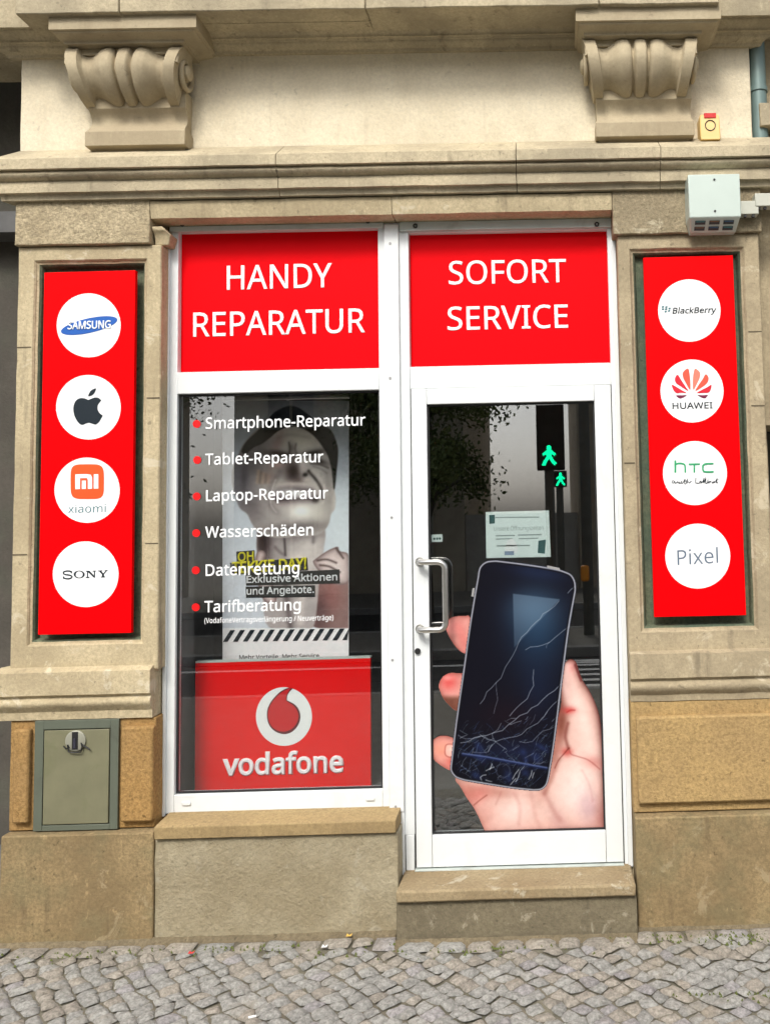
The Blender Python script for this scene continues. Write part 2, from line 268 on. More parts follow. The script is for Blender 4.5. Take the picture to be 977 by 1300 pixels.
    'm': (750, '512,438,540,438,588,438,625,425,649,401,673,376,685,335,685,280,685,187,685,93,685,0,662,0,638,0,615,0,615,92,615,184,615,277,615,310,608,336,594,353,580,370,558,379,528,379,486,379,456,366,438,342,420,318,411,283,411,237,411,158,411,79,411,0,388,0,365,0,342,0,342,92,342,184,342,277,342,299,338,318,332,333,326,348,316,360,303,367,290,375,274,379,253,379,225,379,202,372,185,360,169,348,157,331,150,308,142,285,139,257,139,223,139,149,139,74,139,0,115,0,92,0,68,0,68,143,68,287,68,430,87,430,106,430,125,430,129,410,132,391,136,371,137,371,138,371,140,371,149,386,160,399,173,409,186,418,200,426,217,431,233,435,249,438,266,438,299,438,327,432,349,420,371,408,388,390,398,366,399,366,400,366,402,366,416,390,436,408,461,420,486,432'),
    'n': (496, '257,438,275,438,326,438,365,425,391,401,418,376,431,335,431,280,431,187,431,93,431,0,407,0,384,0,361,0,361,92,361,183,361,275,361,310,353,336,338,353,322,370,298,379,265,379,217,379,184,365,166,338,148,312,139,273,139,223,139,149,139,74,139,0,115,0,92,0,68,0,68,143,68,287,68,430,87,430,106,430,125,430,129,410,132,391,136,371,137,371,138,371,140,371,149,386,161,399,175,409,189,418,205,426,222,431,239,435'),
    'o': (485, '442,263,442,216,442,180,437,148,428,121,418,93,405,70,388,51,370,31,349,17,324,7,300,-3,272,-8,241,-8,213,-8,187,-3,163,7,139,17,118,31,100,51,83,70,69,93,59,121,49,148,44,180,44,216,44,263,52,304,68,336,84,369,107,394,137,412,167,429,203,438,244,438,283,438,317,429,347,412,377,394,400,369,417,336,433,304;117,267,117,216,117,182,121,153,130,128,139,103,153,84,172,71,190,57,214,51,243,51,272,51,296,57,314,71,333,84,347,103,356,128,364,153,369,182,369,216,369,250,364,279,355,303,346,327,332,346,314,359,296,372,272,379,242,379,198,379,167,364,147,335,127,306'),
    'p': (493, '250,438,273,438,326,438,368,419,401,383,433,346,449,290,449,216,449,167,442,126,427,93,412,59,392,34,365,17,339,0,308,-8,272,-8,250,-8,230,-5,213,1,196,7,182,14,170,24,158,33,147,43,139,55,137,55,136,55,134,55,135,45,136,34,137,20,138,6,139,-6,139,-16,139,-75,139,-134,139,-192,115,-192,92,-192,68,-192,68,15,68,222,68,430,87,430,107,430,126,430,129,410,132,391,136,371,137,371,138,371,139,371,147,384,158,395,170,405,182,415,196,423,213,429,230,435;299,379,260,379,231,379,208,373,190,362,172,351,160,335,152,313,144,291,139,263,139,229,139,225,139,220,139,216,139,180,142,150,150,126,157,101,170,83,188,70,206,57,230,51,261,51,288,51,309,58,326,72,343,87,355,106,364,131,372,156,376,184,376,217,376,266,367,305,348,334,329,364'),
    'q': (493, '354,-70,354,-9,354,1,355,12,355,25,356,38,357,49,358,58,357,58,355,58,354,58,341,40,324,24,303,11,281,-2,253,-8,219,-8,167,-8,125,11,93,48,60,85,44,140,44,214,44,263,52,304,67,338,82,371,102,396,129,413,156,429,187,438,221,438,255,438,283,431,304,419,325,406,342,390,355,371,356,371,357,371,358,371,362,391,365,410,369,430,388,430,406,430,425,430,425,222,425,15,425,-192,401,-192,378,-192,354,-192,354,-131;194,51,233,51,262,51,286,56,304,67,321,77,334,94,342,116,350,138,355,166,355,199,355,204,355,209,355,213,355,268,346,309,328,337,310,365,277,379,231,379,192,379,164,364,145,334,126,304,117,263,117,213,117,162,127,122,146,93,165,65'),
    'r': (331, '249,438,269,438,277,438,285,437,295,437,304,436,312,435,319,433,316,411,313,390,310,368,303,370,296,371,287,372,279,373,271,374,264,374,247,374,231,370,217,363,202,356,188,347,176,334,165,321,155,306,149,289,142,271,139,251,139,229,139,153,139,76,139,0,115,0,92,0,68,0,68,143,68,287,68,430,87,430,107,430,126,430,129,404,131,377,134,351,135,351,136,351,137,351,146,367,157,382,170,395,183,408,198,418,214,426,231,434'),
    's': (384, '348,142,348,119,348,91,341,68,327,49,313,30,294,16,268,6,242,-3,212,-8,176,-8,146,-8,121,-6,99,-1,77,4,58,11,42,19,42,41,42,62,42,83,59,75,80,67,104,60,128,53,153,49,178,49,214,49,240,55,256,66,272,78,280,93,280,112,280,123,277,133,271,141,265,150,255,158,239,167,224,175,202,185,174,196,146,206,122,217,103,228,83,238,68,251,57,266,46,281,41,300,41,324,41,360,56,388,85,408,115,428,154,438,202,438,228,438,253,435,275,430,298,425,319,418,339,409,331,390,323,372,315,353,297,360,278,367,258,372,238,377,218,380,197,380,168,380,146,375,131,366,116,357,108,344,108,328,108,316,112,306,119,298,126,290,137,282,154,274,170,266,191,256,219,246,246,236,269,226,289,215,308,204,323,191,333,176,343,161'),
    't': (289, '192,50,212,50,222,50,233,51,245,53,256,54,265,56,272,59,272,41,272,23,272,5,264,1,254,-2,240,-4,226,-7,213,-8,200,-8,177,-8,157,-4,138,4,119,11,103,25,91,44,80,63,74,90,74,125,74,209,74,292,74,375,53,375,33,375,13,375,13,387,13,398,13,409,33,418,54,428,75,437,84,468,93,498,103,528,117,528,130,528,144,528,144,496,144,463,144,430,186,430,227,430,269,430,269,412,269,393,269,375,227,375,186,375,144,375,144,292,144,210,144,127,144,101,151,81,163,69,176,56'),
    'u': (496, '404,430,427,430,427,287,427,143,427,0,408,0,389,0,370,0,366,19,363,38,359,57,358,57,357,57,356,57,347,42,335,30,321,20,306,10,291,3,273,-1,256,-6,238,-8,220,-8,186,-8,157,-3,134,8,110,19,93,36,81,59,69,82,63,112,63,148,63,242,63,336,63,430,87,430,111,430,135,430,135,338,135,245,135,153,135,119,142,93,158,76,173,59,198,51,230,51,262,51,287,57,306,69,324,81,337,98,345,121,353,145,357,173,357,206,357,281,357,355,357,430,380,430'),
    'v': (407, '190,0,163,0,109,143,54,287,0,430,25,430,50,430,75,430,106,345,136,261,167,176,171,165,176,152,180,137,185,123,190,109,193,96,197,83,200,72,201,63,202,63,203,63,204,63,207,72,210,83,214,96,218,110,222,123,227,138,232,152,237,165,241,176,271,261,302,345,332,430,357,430,382,430,407,430,353,287,298,143,244,0,217,0'),
    'x': (424, '118,146,170,220,121,290,71,360,22,430,48,430,75,430,102,430,139,376,176,322,213,268,249,322,286,376,322,430,349,430,375,430,402,430,352,360,303,290,253,220,306,146,358,73,410,0,383,0,356,0,330,0,291,57,252,114,213,172,173,114,133,57,94,0,67,0,41,0,14,0,66,73'),
    'y': (409, '59,286,1,430,26,430,51,430,76,430,107,348,138,267,169,185,175,171,179,157,184,144,189,130,193,117,196,105,200,92,203,80,205,68,206,68,207,68,209,68,212,82,217,99,224,121,231,142,238,164,245,186,275,267,304,349,333,430,358,430,384,430,409,430,347,267,285,104,224,-59,214,-86,202,-109,188,-130,174,-150,158,-165,138,-176,119,-187,95,-192,67,-192,55,-192,43,-192,34,-190,24,-189,16,-188,9,-186,9,-167,9,-149,9,-130,15,-131,22,-132,30,-133,38,-134,47,-135,56,-135,73,-135,87,-132,99,-126,111,-119,121,-111,130,-99,138,-88,146,-74,152,-59,159,-40,167,-21,174,-2,116,142'),
    'z': (377, '346,18,346,0,241,0,136,0,31,0,31,16,31,31,31,47,108,156,185,266,262,375,190,375,117,375,45,375,45,393,45,412,45,430,143,430,242,430,340,430,340,412,340,395,340,377,264,269,188,162,112,55,190,55,268,55,346,55,346,36'),
    'Ö': (626, '577,346,577,287,577,243,572,202,561,166,549,130,533,99,510,73,488,47,461,27,428,13,395,-1,357,-8,314,-8,269,-8,230,-1,196,13,163,27,136,47,114,73,92,99,76,130,65,167,54,203,49,244,49,288,49,347,59,398,78,442,97,486,126,520,166,545,205,569,254,581,314,581,372,581,420,569,459,545,498,521,527,486,547,442,567,398;125,335,125,287,125,239,132,198,145,163,159,128,179,101,207,83,235,64,271,55,314,55,357,55,392,64,420,83,447,101,468,128,481,163,495,198,501,239,501,287,501,359,486,416,456,457,426,498,379,518,314,518,271,518,235,509,207,490,179,472,159,445,145,411,132,377;201,675,201,689,201,703,205,713,213,719,220,725,229,728,239,728,249,728,258,725,265,719,273,713,277,703,277,689,277,675,273,665,265,659,258,652,249,649,239,649,229,649,220,652,213,659,205,665;352,675,352,689,352,703,356,713,363,719,370,725,379,728,389,728,399,728,408,725,415,719,423,713,427,703,427,689,427,675,423,665,415,659,408,652,399,649,389,649,379,649,370,652,363,659,356,665'),
    'ä': (450, '203,437,231,437,283,437,322,426,347,403,372,380,385,343,385,293,385,195,385,98,385,0,368,0,351,0,334,0,329,20,325,41,320,61,319,61,318,61,317,61,304,45,292,32,279,22,266,12,251,4,234,-1,217,-6,196,-8,172,-8,147,-8,124,-3,103,6,82,15,66,29,55,48,43,67,37,91,37,119,37,162,54,195,87,219,121,242,173,254,243,257,267,257,292,258,316,259,316,268,316,276,316,285,316,321,308,345,293,359,277,373,255,380,227,380,204,380,183,377,163,370,142,363,123,356,106,347,99,365,91,383,84,400,103,410,125,419,151,426,176,433;273,209,252,208,198,206,161,197,141,182,120,167,110,146,110,119,110,95,117,77,132,66,147,55,165,49,188,49,225,49,255,59,279,79,303,99,315,130,315,172,315,184,315,197,315,210,294,209;113,533,113,546,113,560,117,570,124,576,132,582,141,585,151,585,161,585,170,582,177,576,185,570,188,560,188,546,188,533,185,523,177,516,170,509,161,506,151,506,141,506,132,509,124,516,117,523;264,533,264,546,264,560,267,570,275,576,282,582,291,585,301,585,311,585,320,582,327,576,335,570,338,560,338,546,338,533,335,523,327,516,320,509,311,506,301,506,291,506,282,509,275,516,267,523'),
    ' ': (209, ''),
}

# ---- filled flat shapes (lettering, logos) through curve filling
def fill(name, loops, Y, mat, parent, th=0.0, offset=0.0, label=None):
    """loops: lists of world (x, z) points; even-odd filled sheet facing the street at depth Y"""
    cu = bpy.data.curves.new('tmp', 'CURVE')
    cu.dimensions = '2D'; cu.fill_mode = 'BOTH' if th else 'FRONT'; cu.extrude = th
    if offset > 0: cu.bevel_depth = offset; cu.bevel_resolution = 0; cu.fill_mode = 'BOTH'
    else: cu.offset = offset
    for lp in loops:
        sp = cu.splines.new('POLY'); sp.points.add(len(lp) - 1); sp.use_cyclic_u = True
        for p, q in zip(sp.points, lp): p.co = (q[0], q[1], 0, 1)
    return _from_curve(name, cu, Y, mat, parent, label)

def _from_curve(name, cu, Y, mat, parent, label=None):
    t = bpy.data.objects.new('tmp', cu)
    COL.objects.link(t)
    dg = bpy.context.evaluated_depsgraph_get()
    me = bpy.data.meshes.new_from_object(t.evaluated_get(dg))
    bpy.data.objects.remove(t); bpy.data.curves.remove(cu)
    off = world_loc(parent)
    co = np.empty(len(me.vertices) * 3); me.vertices.foreach_get('co', co); co = co.reshape(-1, 3)
    new = np.stack([co[:, 0] - off.x, Y - co[:, 2] - off.y, co[:, 1] - off.z], 1)
    me.vertices.foreach_set('co', new.ravel())
    me.materials.clear(); me.materials.append(mat)
    me.name = name; me.update()
    o = bpy.data.objects.new(name, me)
    COL.objects.link(o); o.parent = parent
    if label: o['label'] = label
    return o

def glyph_loops(ch):
    loops = []
    for sp in GLYPHS[ch][1].split(';'):
        if not sp: continue
        a = [int(q) for q in sp.split(',')]
        b = [a[i:i + 6] for i in range(0, len(a), 6)]
        lp = []
        for i in range(len(b)):
            p, q = b[i], b[(i + 1) % len(b)]
            P0, P1, P2, P3 = (p[2], p[3]), (p[4], p[5]), (q[0], q[1]), (q[2], q[3])
            straight = abs((P1[0] - P0[0]) * (P3[1] - P0[1]) - (P1[1] - P0[1]) * (P3[0] - P0[0])) < 900 and \
                       abs((P2[0] - P0[0]) * (P3[1] - P0[1]) - (P2[1] - P0[1]) * (P3[0] - P0[0])) < 900
            for k in range(1 if straight else 4):
                t = k / 4; u = 1 - t
                lp.append((u**3 * P0[0] + 3 * u * u * t * P1[0] + 3 * u * t * t * P2[0] + t**3 * P3[0],
                           u**3 * P0[1] + 3 * u * u * t * P1[1] + 3 * u * t * t * P2[1] + t**3 * P3[1]))
        loops.append(lp)
    return loops

def text(name, s, x0, y0, x1, y1, cap, Y, mat, parent, bold=0.0, shear=0.0, space=0.0, th=0.0, label=None):
    """a line of lettering whose ink runs along the baseline (x0,y0)-(x1,y1), given in photograph pixels, cap height in pixels"""
    loops = []; pen = 0
    for ch in s:
        if ch != ' ':
            for lp in glyph_loops(ch): loops.append([(x + pen + shear * y, y) for x, y in lp])
        pen += GLYPHS[ch][0] + space
    lo = min(p[0] for lp in loops for p in lp) - bold; hi = max(p[0] for lp in loops for p in lp) + bold
    A, B = at(x0, y0, Y), at(x1, y1, Y)
    up = at((x0 + x1) / 2, (y0 + y1) / 2 - cap, Y) - at((x0 + x1) / 2, (y0 + y1) / 2, Y)
    ex = (B - A) / (hi - lo); ez = up.z / 573.0
    W = [[(A.x + ex.x * (x - lo), A.z + ex.z * (x - lo) + ez * y) for x, y in lp] for lp in loops]
    return fill(name, W, Y, mat, parent, th=th, offset=bold * ez, label=label)

def shape(name, loops, Y, mat, parent, th=0.0, label=None):
    """loops in photograph pixels"""
    W = [[(lambda q: (q.x, q.z))(at(x, y, Y)) for x, y in lp] for lp in loops]
    return fill(name, W, Y, mat, parent, th=th, label=label)

def circle(cx, cy, r, n=48, ry=None):
    ry = ry or r
    return [(cx + r * math.cos(2 * math.pi * k / n), cy + ry * math.sin(2 * math.pi * k / n)) for k in range(n)]

def spline(pts, n=6, closed=True):
    """Catmull-Rom through the points"""
    out = []; m = len(pts)
    rng = range(m) if closed else range(m - 1)
    for i in rng:
        g = lambda k: pts[k % m] if closed else pts[min(max(k, 0), m - 1)]
        p0, p1, p2, p3 = g(i - 1), g(i), g(i + 1), g(i + 2)
        for k in range(n):
            t = k / n
            out.append(tuple(0.5 * (2 * p1[c] + (p2[c] - p0[c]) * t + (2 * p0[c] - 5 * p1[c] + 4 * p2[c] - p3[c]) * t * t
                                    + (3 * p1[c] - p0[c] - 3 * p2[c] + p3[c]) * t**3) for c in (0, 1)))
    if not closed: out.append(tuple(pts[-1]))
    return out

def stroke(pts, w):
    """an open polyline widened to a closed loop; w one width or one per point"""
    n = len(pts); ws = w if isinstance(w, (list, tuple)) else [w] * n
    L = []; Rr = []
    for i in range(n):
        a = pts[max(i - 1, 0)]; b = pts[min(i + 1, n - 1)]
        dx, dy = b[0] - a[0], b[1] - a[1]; l = math.hypot(dx, dy) or 1
        L.append((pts[i][0] - dy / l * ws[i] / 2, pts[i][1] + dx / l * ws[i] / 2))
        Rr.append((pts[i][0] + dy / l * ws[i] / 2, pts[i][1] - dx / l * ws[i] / 2))
    return L + Rr[::-1]

# ---------------------------------------------------------------- materials
def new_mat(name):
    m = bpy.data.materials.new(name); m.use_nodes = True
    nt = m.node_tree
    return m, nt, nt.nodes['Principled BSDF']

def N(nt, typ, **k):
    n = nt.nodes.new(typ)
    for a, b in k.items():
        if a in n.inputs: n.inputs[a].default_value = b
        else: setattr(n, a, b)
    return n

def mapped(nt, scale=(1, 1, 1), loc=(0, 0, 0)):
    tc = nt.nodes.new('ShaderNodeTexCoord')
    mp = nt.nodes.new('ShaderNodeMapping')
    mp.inputs['Scale'].default_value = scale; mp.inputs['Location'].default_value = loc
    nt.links.new(tc.outputs['Object'], mp.inputs['Vector'])
    return mp.outputs[0]

def mixc(nt, fac, a, b, mode='MIX'):
    m = nt.nodes.new('ShaderNodeMix'); m.data_type = 'RGBA'; m.blend_type = mode
    for s, v in ((0, fac), (6, a), (7, b)):
        if isinstance(v, (int, float)): m.inputs[s].default_value = v
        elif isinstance(v, tuple): m.inputs[s].default_value = (*v[:3], 1)
        else: nt.links.new(v, m.inputs[s])
    return m.outputs[2]

def ramp(nt, src, a, b, va=0.0, vb=1.0):
    r = nt.nodes.new('ShaderNodeMapRange'); r.clamp = True; r.interpolation_type = 'SMOOTHSTEP'
    for k, v in (('From Min', a), ('From Max', b), ('To Min', va), ('To Max', vb)): r.inputs[k].default_value = v
    nt.links.new(src, r.inputs['Value'])
    return r.outputs[0]

def nz(nt, vec, scale, detail=4, rough=0.55, dist=0.0):
    n = N(nt, 'ShaderNodeTexNoise', Scale=scale, Detail=detail, Roughness=rough, Distortion=dist)
    nt.links.new(vec, n.inputs['Vector'])
    return n.outputs['Fac']

def bump(nt, p, src, strength, dist):
    b = N(nt, 'ShaderNodeBump', Strength=strength, Distance=dist)
    nt.links.new(src, b.inputs['Height']); nt.links.new(b.outputs[0], p.inputs['Normal'])
    return b

def stone(name, c1, c2, dirt=(0.05, 0.04, 0.03), dirt_amt=0.5, grain=0.25, bscale=60, bstr=0.5, bdist=0.006, pale=None, streak=0.35, seed=0.0, green=0.0):
    c1, c2 = [(c[0] * 1.02, c[1] * 1.01, c[2] * .98) for c in (c1, c2)]
    m, nt, p = new_mat(name)
    v = mapped(nt, loc=(seed, seed * 0.7, seed * 1.3)); vs0 = mapped(nt, scale=(1.3, 1.3, 0.7), loc=(seed + 3, 0, seed))
    col = mixc(nt, ramp(nt, nz(nt, v, 3.2, 5, 0.62), 0.34, 0.66), c1, c2)
    fine = nz(nt, v, 75, 6, 0.78)
    col = mixc(nt, ramp(nt, fine, 0.36, 0.66, 0.0, min(0.95, grain * 1.9)), col, tuple(x * 0.5 for x in c1))
    spot = nz(nt, v, 34, 3, 0.6, 0.4)
    col = mixc(nt, ramp(nt, spot, 0.66, 0.72, 0.0, min(0.8, grain * 2.0)), col, tuple(x * 0.33 for x in c1))
    lite = nz(nt, vs0, 22, 5, 0.7)
    col = mixc(nt, ramp(nt, lite, 0.60, 0.70, 0.0, min(0.6, grain * 1.4)), col, tuple(min(0.8, x * 1.28) for x in c1))
    if pale:
        pf = nz(nt, v, 7.5, 6, 0.7, 0.6)
        col = mixc(nt, ramp(nt, pf, 0.58, 0.66, 0, 0.7), col, pale)
    # running stains: narrow across, long down the wall
    vs = mapped(nt, scale=(14, 14, 1.6), loc=(seed, 0, seed))
    st = nz(nt, vs, 1.0, 5, 0.65)
    col = mixc(nt, ramp(nt, st, 0.56, 0.76, 0.0, streak), col, dirt)
    sp = nz(nt, v, 16, 6, 0.72, 0.8)
    col = mixc(nt, ramp(nt, sp, 0.62, 0.74, 0.0, dirt_amt), col, dirt)
    if green:
        g = nz(nt, v, 5, 5, 0.6)
        col = mixc(nt, ramp(nt, g, 0.45, 0.65, 0.0, green), col, (0.10, 0.15, 0.09))
    nt.links.new(col, p.inputs['Base Color'])
    p.inputs['Roughness'].default_value = 0.92
    p.inputs['Specular IOR Level'].default_value = 0.25
    h = nt.nodes.new('ShaderNodeMath'); h.operation = 'ADD'
    nt.links.new(nz(nt, v, bscale, 6, 0.7), h.inputs[0]); nt.links.new(nz(nt, v, bscale * 0.22, 4, 0.6), h.inputs[1])
    bump(nt, p, h.outputs[0], bstr, bdist)
    return m

def paint(name, c, rough=0.4, metal=0.0, var=0.06, vscale=12, bstr=0.0, spec=0.5, grime=0.0, grime_c=(0.05, 0.045, 0.035), coat=0.0):
    m, nt, p = new_mat(name)
    v = mapped(nt)
    col = mixc(nt, nz(nt, v, vscale, 4), tuple(x * (1 - var) for x in c), tuple(min(1, x * (1 + var)) for x in c))
    if grime:
        g = nz(nt, v, vscale * 0.6, 6, 0.7, 0.5)
        col = mixc(nt, ramp(nt, g, 0.5, 0.75, 0.0, grime), col, grime_c)
    nt.links.new(col, p.inputs['Base Color'])
    p.inputs['Roughness'].default_value = rough; p.inputs['Metallic'].default_value = metal
    p.inputs['Specular IOR Level'].default_value = spec
    p.inputs['Coat Weight'].default_value = coat
    if bstr: bump(nt, p, nz(nt, v, vscale * 6, 4), bstr, 0.002)
    return m

def vcol(name, rough=0.5, spec=0.12):
    m, nt, p = new_mat(name)
    a = nt.nodes.new('ShaderNodeVertexColor'); a.layer_name = 'print'
    nt.links.new(a.outputs[0], p.inputs['Base Color'])
    p.inputs['Roughness'].default_value = rough; p.inputs['Specular IOR Level'].default_value = spec
    return m

def glass_mat(name, tint, k):
    """a pane: lets light through straight, mirrors the street more at grazing angles"""
    m, nt, p = new_mat(name); nt.nodes.remove(p)
    tr = N(nt, 'ShaderNodeBsdfTransparent'); tr.inputs[0].default_value = (*tint, 1)
    gl = N(nt, 'ShaderNodeBsdfGlossy'); gl.inputs['Roughness'].default_value = 0.0
    fr = N(nt, 'ShaderNodeLayerWeight', Blend=0.5)
    pw = N(nt, 'ShaderNodeMath'); pw.operation = 'POWER'; pw.inputs[1].default_value = 4.0
    mu = N(nt, 'ShaderNodeMath'); mu.operation = 'MULTIPLY_ADD'; mu.use_clamp = True
    mu.inputs[1].default_value = 0.8; mu.inputs[2].default_value = k
    nt.links.new(fr.outputs['Facing'], pw.inputs[0]); nt.links.new(pw.outputs[0], mu.inputs[0])
    mx = N(nt, 'ShaderNodeMixShader')
    nt.links.new(mu.outputs[0], mx.inputs[0]); nt.links.new(tr.outputs[0], mx.inputs[1]); nt.links.new(gl.outputs[0], mx.inputs[2])
    nt.links.new(mx.outputs[0], nt.nodes['Material Output'].inputs[0])
    return m

def emit(name, c, s):
    m, nt, p = new_mat(name)
    p.inputs['Base Color'].default_value = (*c, 1)
    p.inputs['Emission Color'].default_value = (*c, 1); p.inputs['Emission Strength'].default_value = s
    return m

M_PLASTER = stone('plaster', (0.74, 0.67, 0.52), (0.64, 0.57, 0.43), dirt=(0.34, 0.28, 0.19), dirt_amt=0.3, grain=0.14, bscale=30, bstr=0.5, bdist=0.010, streak=0.25, seed=1)
M_STONE = stone('sandstone', (0.56, 0.475, 0.315), (0.41, 0.34, 0.22), dirt=(0.10, 0.085, 0.06), dirt_amt=0.6, grain=0.3, pale=(0.60, 0.54, 0.40), streak=0.5, seed=2)
M_CORN = stone('cornice_stone', (0.52, 0.45, 0.315), (0.34, 0.295, 0.21), dirt=(0.075, 0.065, 0.048), dirt_amt=0.85, grain=0.26, streak=0.6, seed=3)
M_CORBEL = stone('corbel_stone', (0.46, 0.395, 0.275), (0.36, 0.30, 0.205), dirt=(0.10, 0.08, 0.055), dirt_amt=0.45, grain=0.12, bstr=0.2, streak=0.2, seed=4)
M_PILLAR_R = stone('grey_sandstone', (0.46, 0.385, 0.26), (0.33, 0.275, 0.185), dirt=(0.09, 0.075, 0.055), dirt_amt=0.6, grain=0.28, pale=(0.54, 0.47, 0.34), streak=0.5, seed=5)
M_ORANGE = stone('orange_sandstone', (0.42, 0.255, 0.095), (0.37, 0.235, 0.10), dirt=(0.14, 0.085, 0.04), dirt_amt=0.4, grain=0.45, bscale=110, bstr=0.8, bdist=0.006, streak=0.15, seed=6)
M_TAN = stone('tan_sandstone', (0.47, 0.325, 0.145), (0.40, 0.275, 0.13), dirt=(0.14, 0.09, 0.045), dirt_amt=0.4, grain=0.4, bscale=110, bstr=0.8, bdist=0.006, streak=0.15, seed=16)
M_BASE = stone('plinth_stone', (0.33, 0.245, 0.13), (0.22, 0.16, 0.085), dirt=(0.06, 0.042, 0.027), dirt_amt=0.55, grain=0.45, bscale=45, bstr=0.6, streak=0.55, seed=7, green=0.15, pale=(0.34, 0.27, 0.16))
M_PITTED = stone('pitted_sandstone', (0.58, 0.49, 0.33), (0.45, 0.37, 0.24), dirt=(0.17, 0.13, 0.075), dirt_amt=0.7, grain=0.5, bscale=42, bstr=1.0, bdist=0.014, streak=0.2, seed=14)
M_PITTED_R = stone('pitted_grey_sandstone', (0.38, 0.32, 0.215), (0.30, 0.25, 0.165), dirt=(0.12, 0.095, 0.06), dirt_amt=0.6, grain=0.4, bscale=42, bstr=0.9, bdist=0.012, pale=(0.52, 0.46, 0.33), streak=0.25, seed=15)
M_APRON = stone('rough_render', (0.38, 0.335, 0.235), (0.285, 0.24, 0.155), dirt=(0.09, 0.075, 0.05), dirt_amt=0.4, grain=0.2, bscale=40, bstr=0.8, bdist=0.012, pale=(0.38, 0.34, 0.25), streak=0.1, seed=8)
M_SILL = stone('sill_stone', (0.36, 0.265, 0.135), (0.29, 0.21, 0.11), dirt=(0.10, 0.075, 0.05), dirt_amt=0.5, grain=0.3, streak=0.05, seed=9)
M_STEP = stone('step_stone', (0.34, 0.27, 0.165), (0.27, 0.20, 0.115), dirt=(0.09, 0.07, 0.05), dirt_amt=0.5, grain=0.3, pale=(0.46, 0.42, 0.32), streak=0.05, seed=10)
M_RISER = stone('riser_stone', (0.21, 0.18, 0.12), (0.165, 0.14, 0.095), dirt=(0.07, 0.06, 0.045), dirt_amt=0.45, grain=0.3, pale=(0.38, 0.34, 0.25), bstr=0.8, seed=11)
M_RECESS = stone('green_recess_paint', (0.085, 0.12, 0.085), (0.15, 0.16, 0.10), dirt=(0.05, 0.06, 0.045), dirt_amt=0.6, grain=0.3, streak=0.3, seed=12)
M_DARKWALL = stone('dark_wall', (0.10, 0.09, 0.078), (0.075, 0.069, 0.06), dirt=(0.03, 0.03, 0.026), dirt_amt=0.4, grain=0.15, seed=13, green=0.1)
M_WHITE = paint('white_frame_paint', (0.70, 0.73, 0.735), rough=0.35, var=0.03, grime=0.14, grime_c=(0.42, 0.40, 0.34))
M_HEAD = paint('head_shade_grey_paint', (0.50, 0.55, 0.52), rough=0.4, var=0.08, grime=0.4, grime_c=(0.2, 0.19, 0.15))  # grey puts the head rail's shade into its colour; threshold is plain grey
M_BLACK = paint('gasket_gap_black', (0.012, 0.012, 0.013), rough=0.5)
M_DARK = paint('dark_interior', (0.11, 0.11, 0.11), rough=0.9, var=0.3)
M_RED = paint('red_sheet', (0.76, 0.0, 0.004), rough=0.5, spec=0.06, var=0.07, vscale=1.6)
M_REDSIGN = paint('red_sign_print', (0.80, 0.0, 0.002), rough=0.5, spec=0.05, var=0.05, vscale=2)
M_LETTER = paint('white_vinyl', (0.88, 0.90, 0.91), rough=0.4, var=0.01)
M_DISC = paint('white_disc_print', (0.86, 0.88, 0.89), rough=0.4, var=0.01)
M_REDDOT = paint('red_vinyl', (0.80, 0.004, 0.006), rough=0.4)
M_STEEL = paint('brushed_steel', (0.62, 0.61, 0.58), rough=0.32, metal=1.0, var=0.1, vscale=60)
M_GREYSCREW = paint('grey_screw', (0.33, 0.33, 0.33), rough=0.5, metal=0.3)
M_DOORGLASS = glass_mat('door_glass', (0.93, 0.95, 0.95), 0.16)
M_GLASS = glass_mat('pane_glass', (0.96, 0.975, 0.975), 0.105)
M_HATCH = paint('hatch_frame_paint', (0.10, 0.115, 0.085), rough=0.55, var=0.1, grime=0.45, bstr=0.1)
M_HATCHDOOR = paint('hatch_door_paint', (0.165, 0.16, 0.095), rough=0.55, var=0.3, vscale=9, grime=0.7, grime_c=(0.12, 0.13, 0.06), bstr=0.15)
M_BOXGREY = paint('pale_grey_metal', (0.50, 0.58, 0.53), rough=0.3, var=0.05, metal=0.1, spec=0.6)
M_TRUNK = paint('grey_duct_plastic', (0.46, 0.47, 0.40), rough=0.5, var=0.06, grime=0.2)
M_YELLOW = paint('yellow_plastic', (0.66, 0.44, 0.15), rough=0.4, var=0.04)
M_YELLOWD = paint('dark_yellow_plastic', (0.28, 0.15, 0.03), rough=0.5)
M_REDLENS = paint('red_lens', (0.55, 0.015, 0.01), rough=0.2, var=0.2, vscale=60)
M_PIPE = paint('verdigris_pipe', (0.13, 0.19, 0.18), rough=0.5, metal=0.2, var=0.2, vscale=9, grime=0.4, grime_c=(0.20, 0.22, 0.18))

# ---------------------------------------------------------------- the building
bld = root('stone_building', (0, 0, 0), 'old sandstone shop facade with scroll corbels, moulded cornice and two panelled pillars', 'building')
def Z(px, py, Y): return at(px, py, Y).z
WALLX0, WALLX1 = -1.672, 1.513

# plaster frieze wall above the string course, with the lintel zone behind the frieze blocks
block('plaster_wall', WALLX0, WALLX1, -0.03, 0.35, 3.05, 3.95, M_PLASTER, bld, amp=0.003, cell=0.06, bevel=0.006)
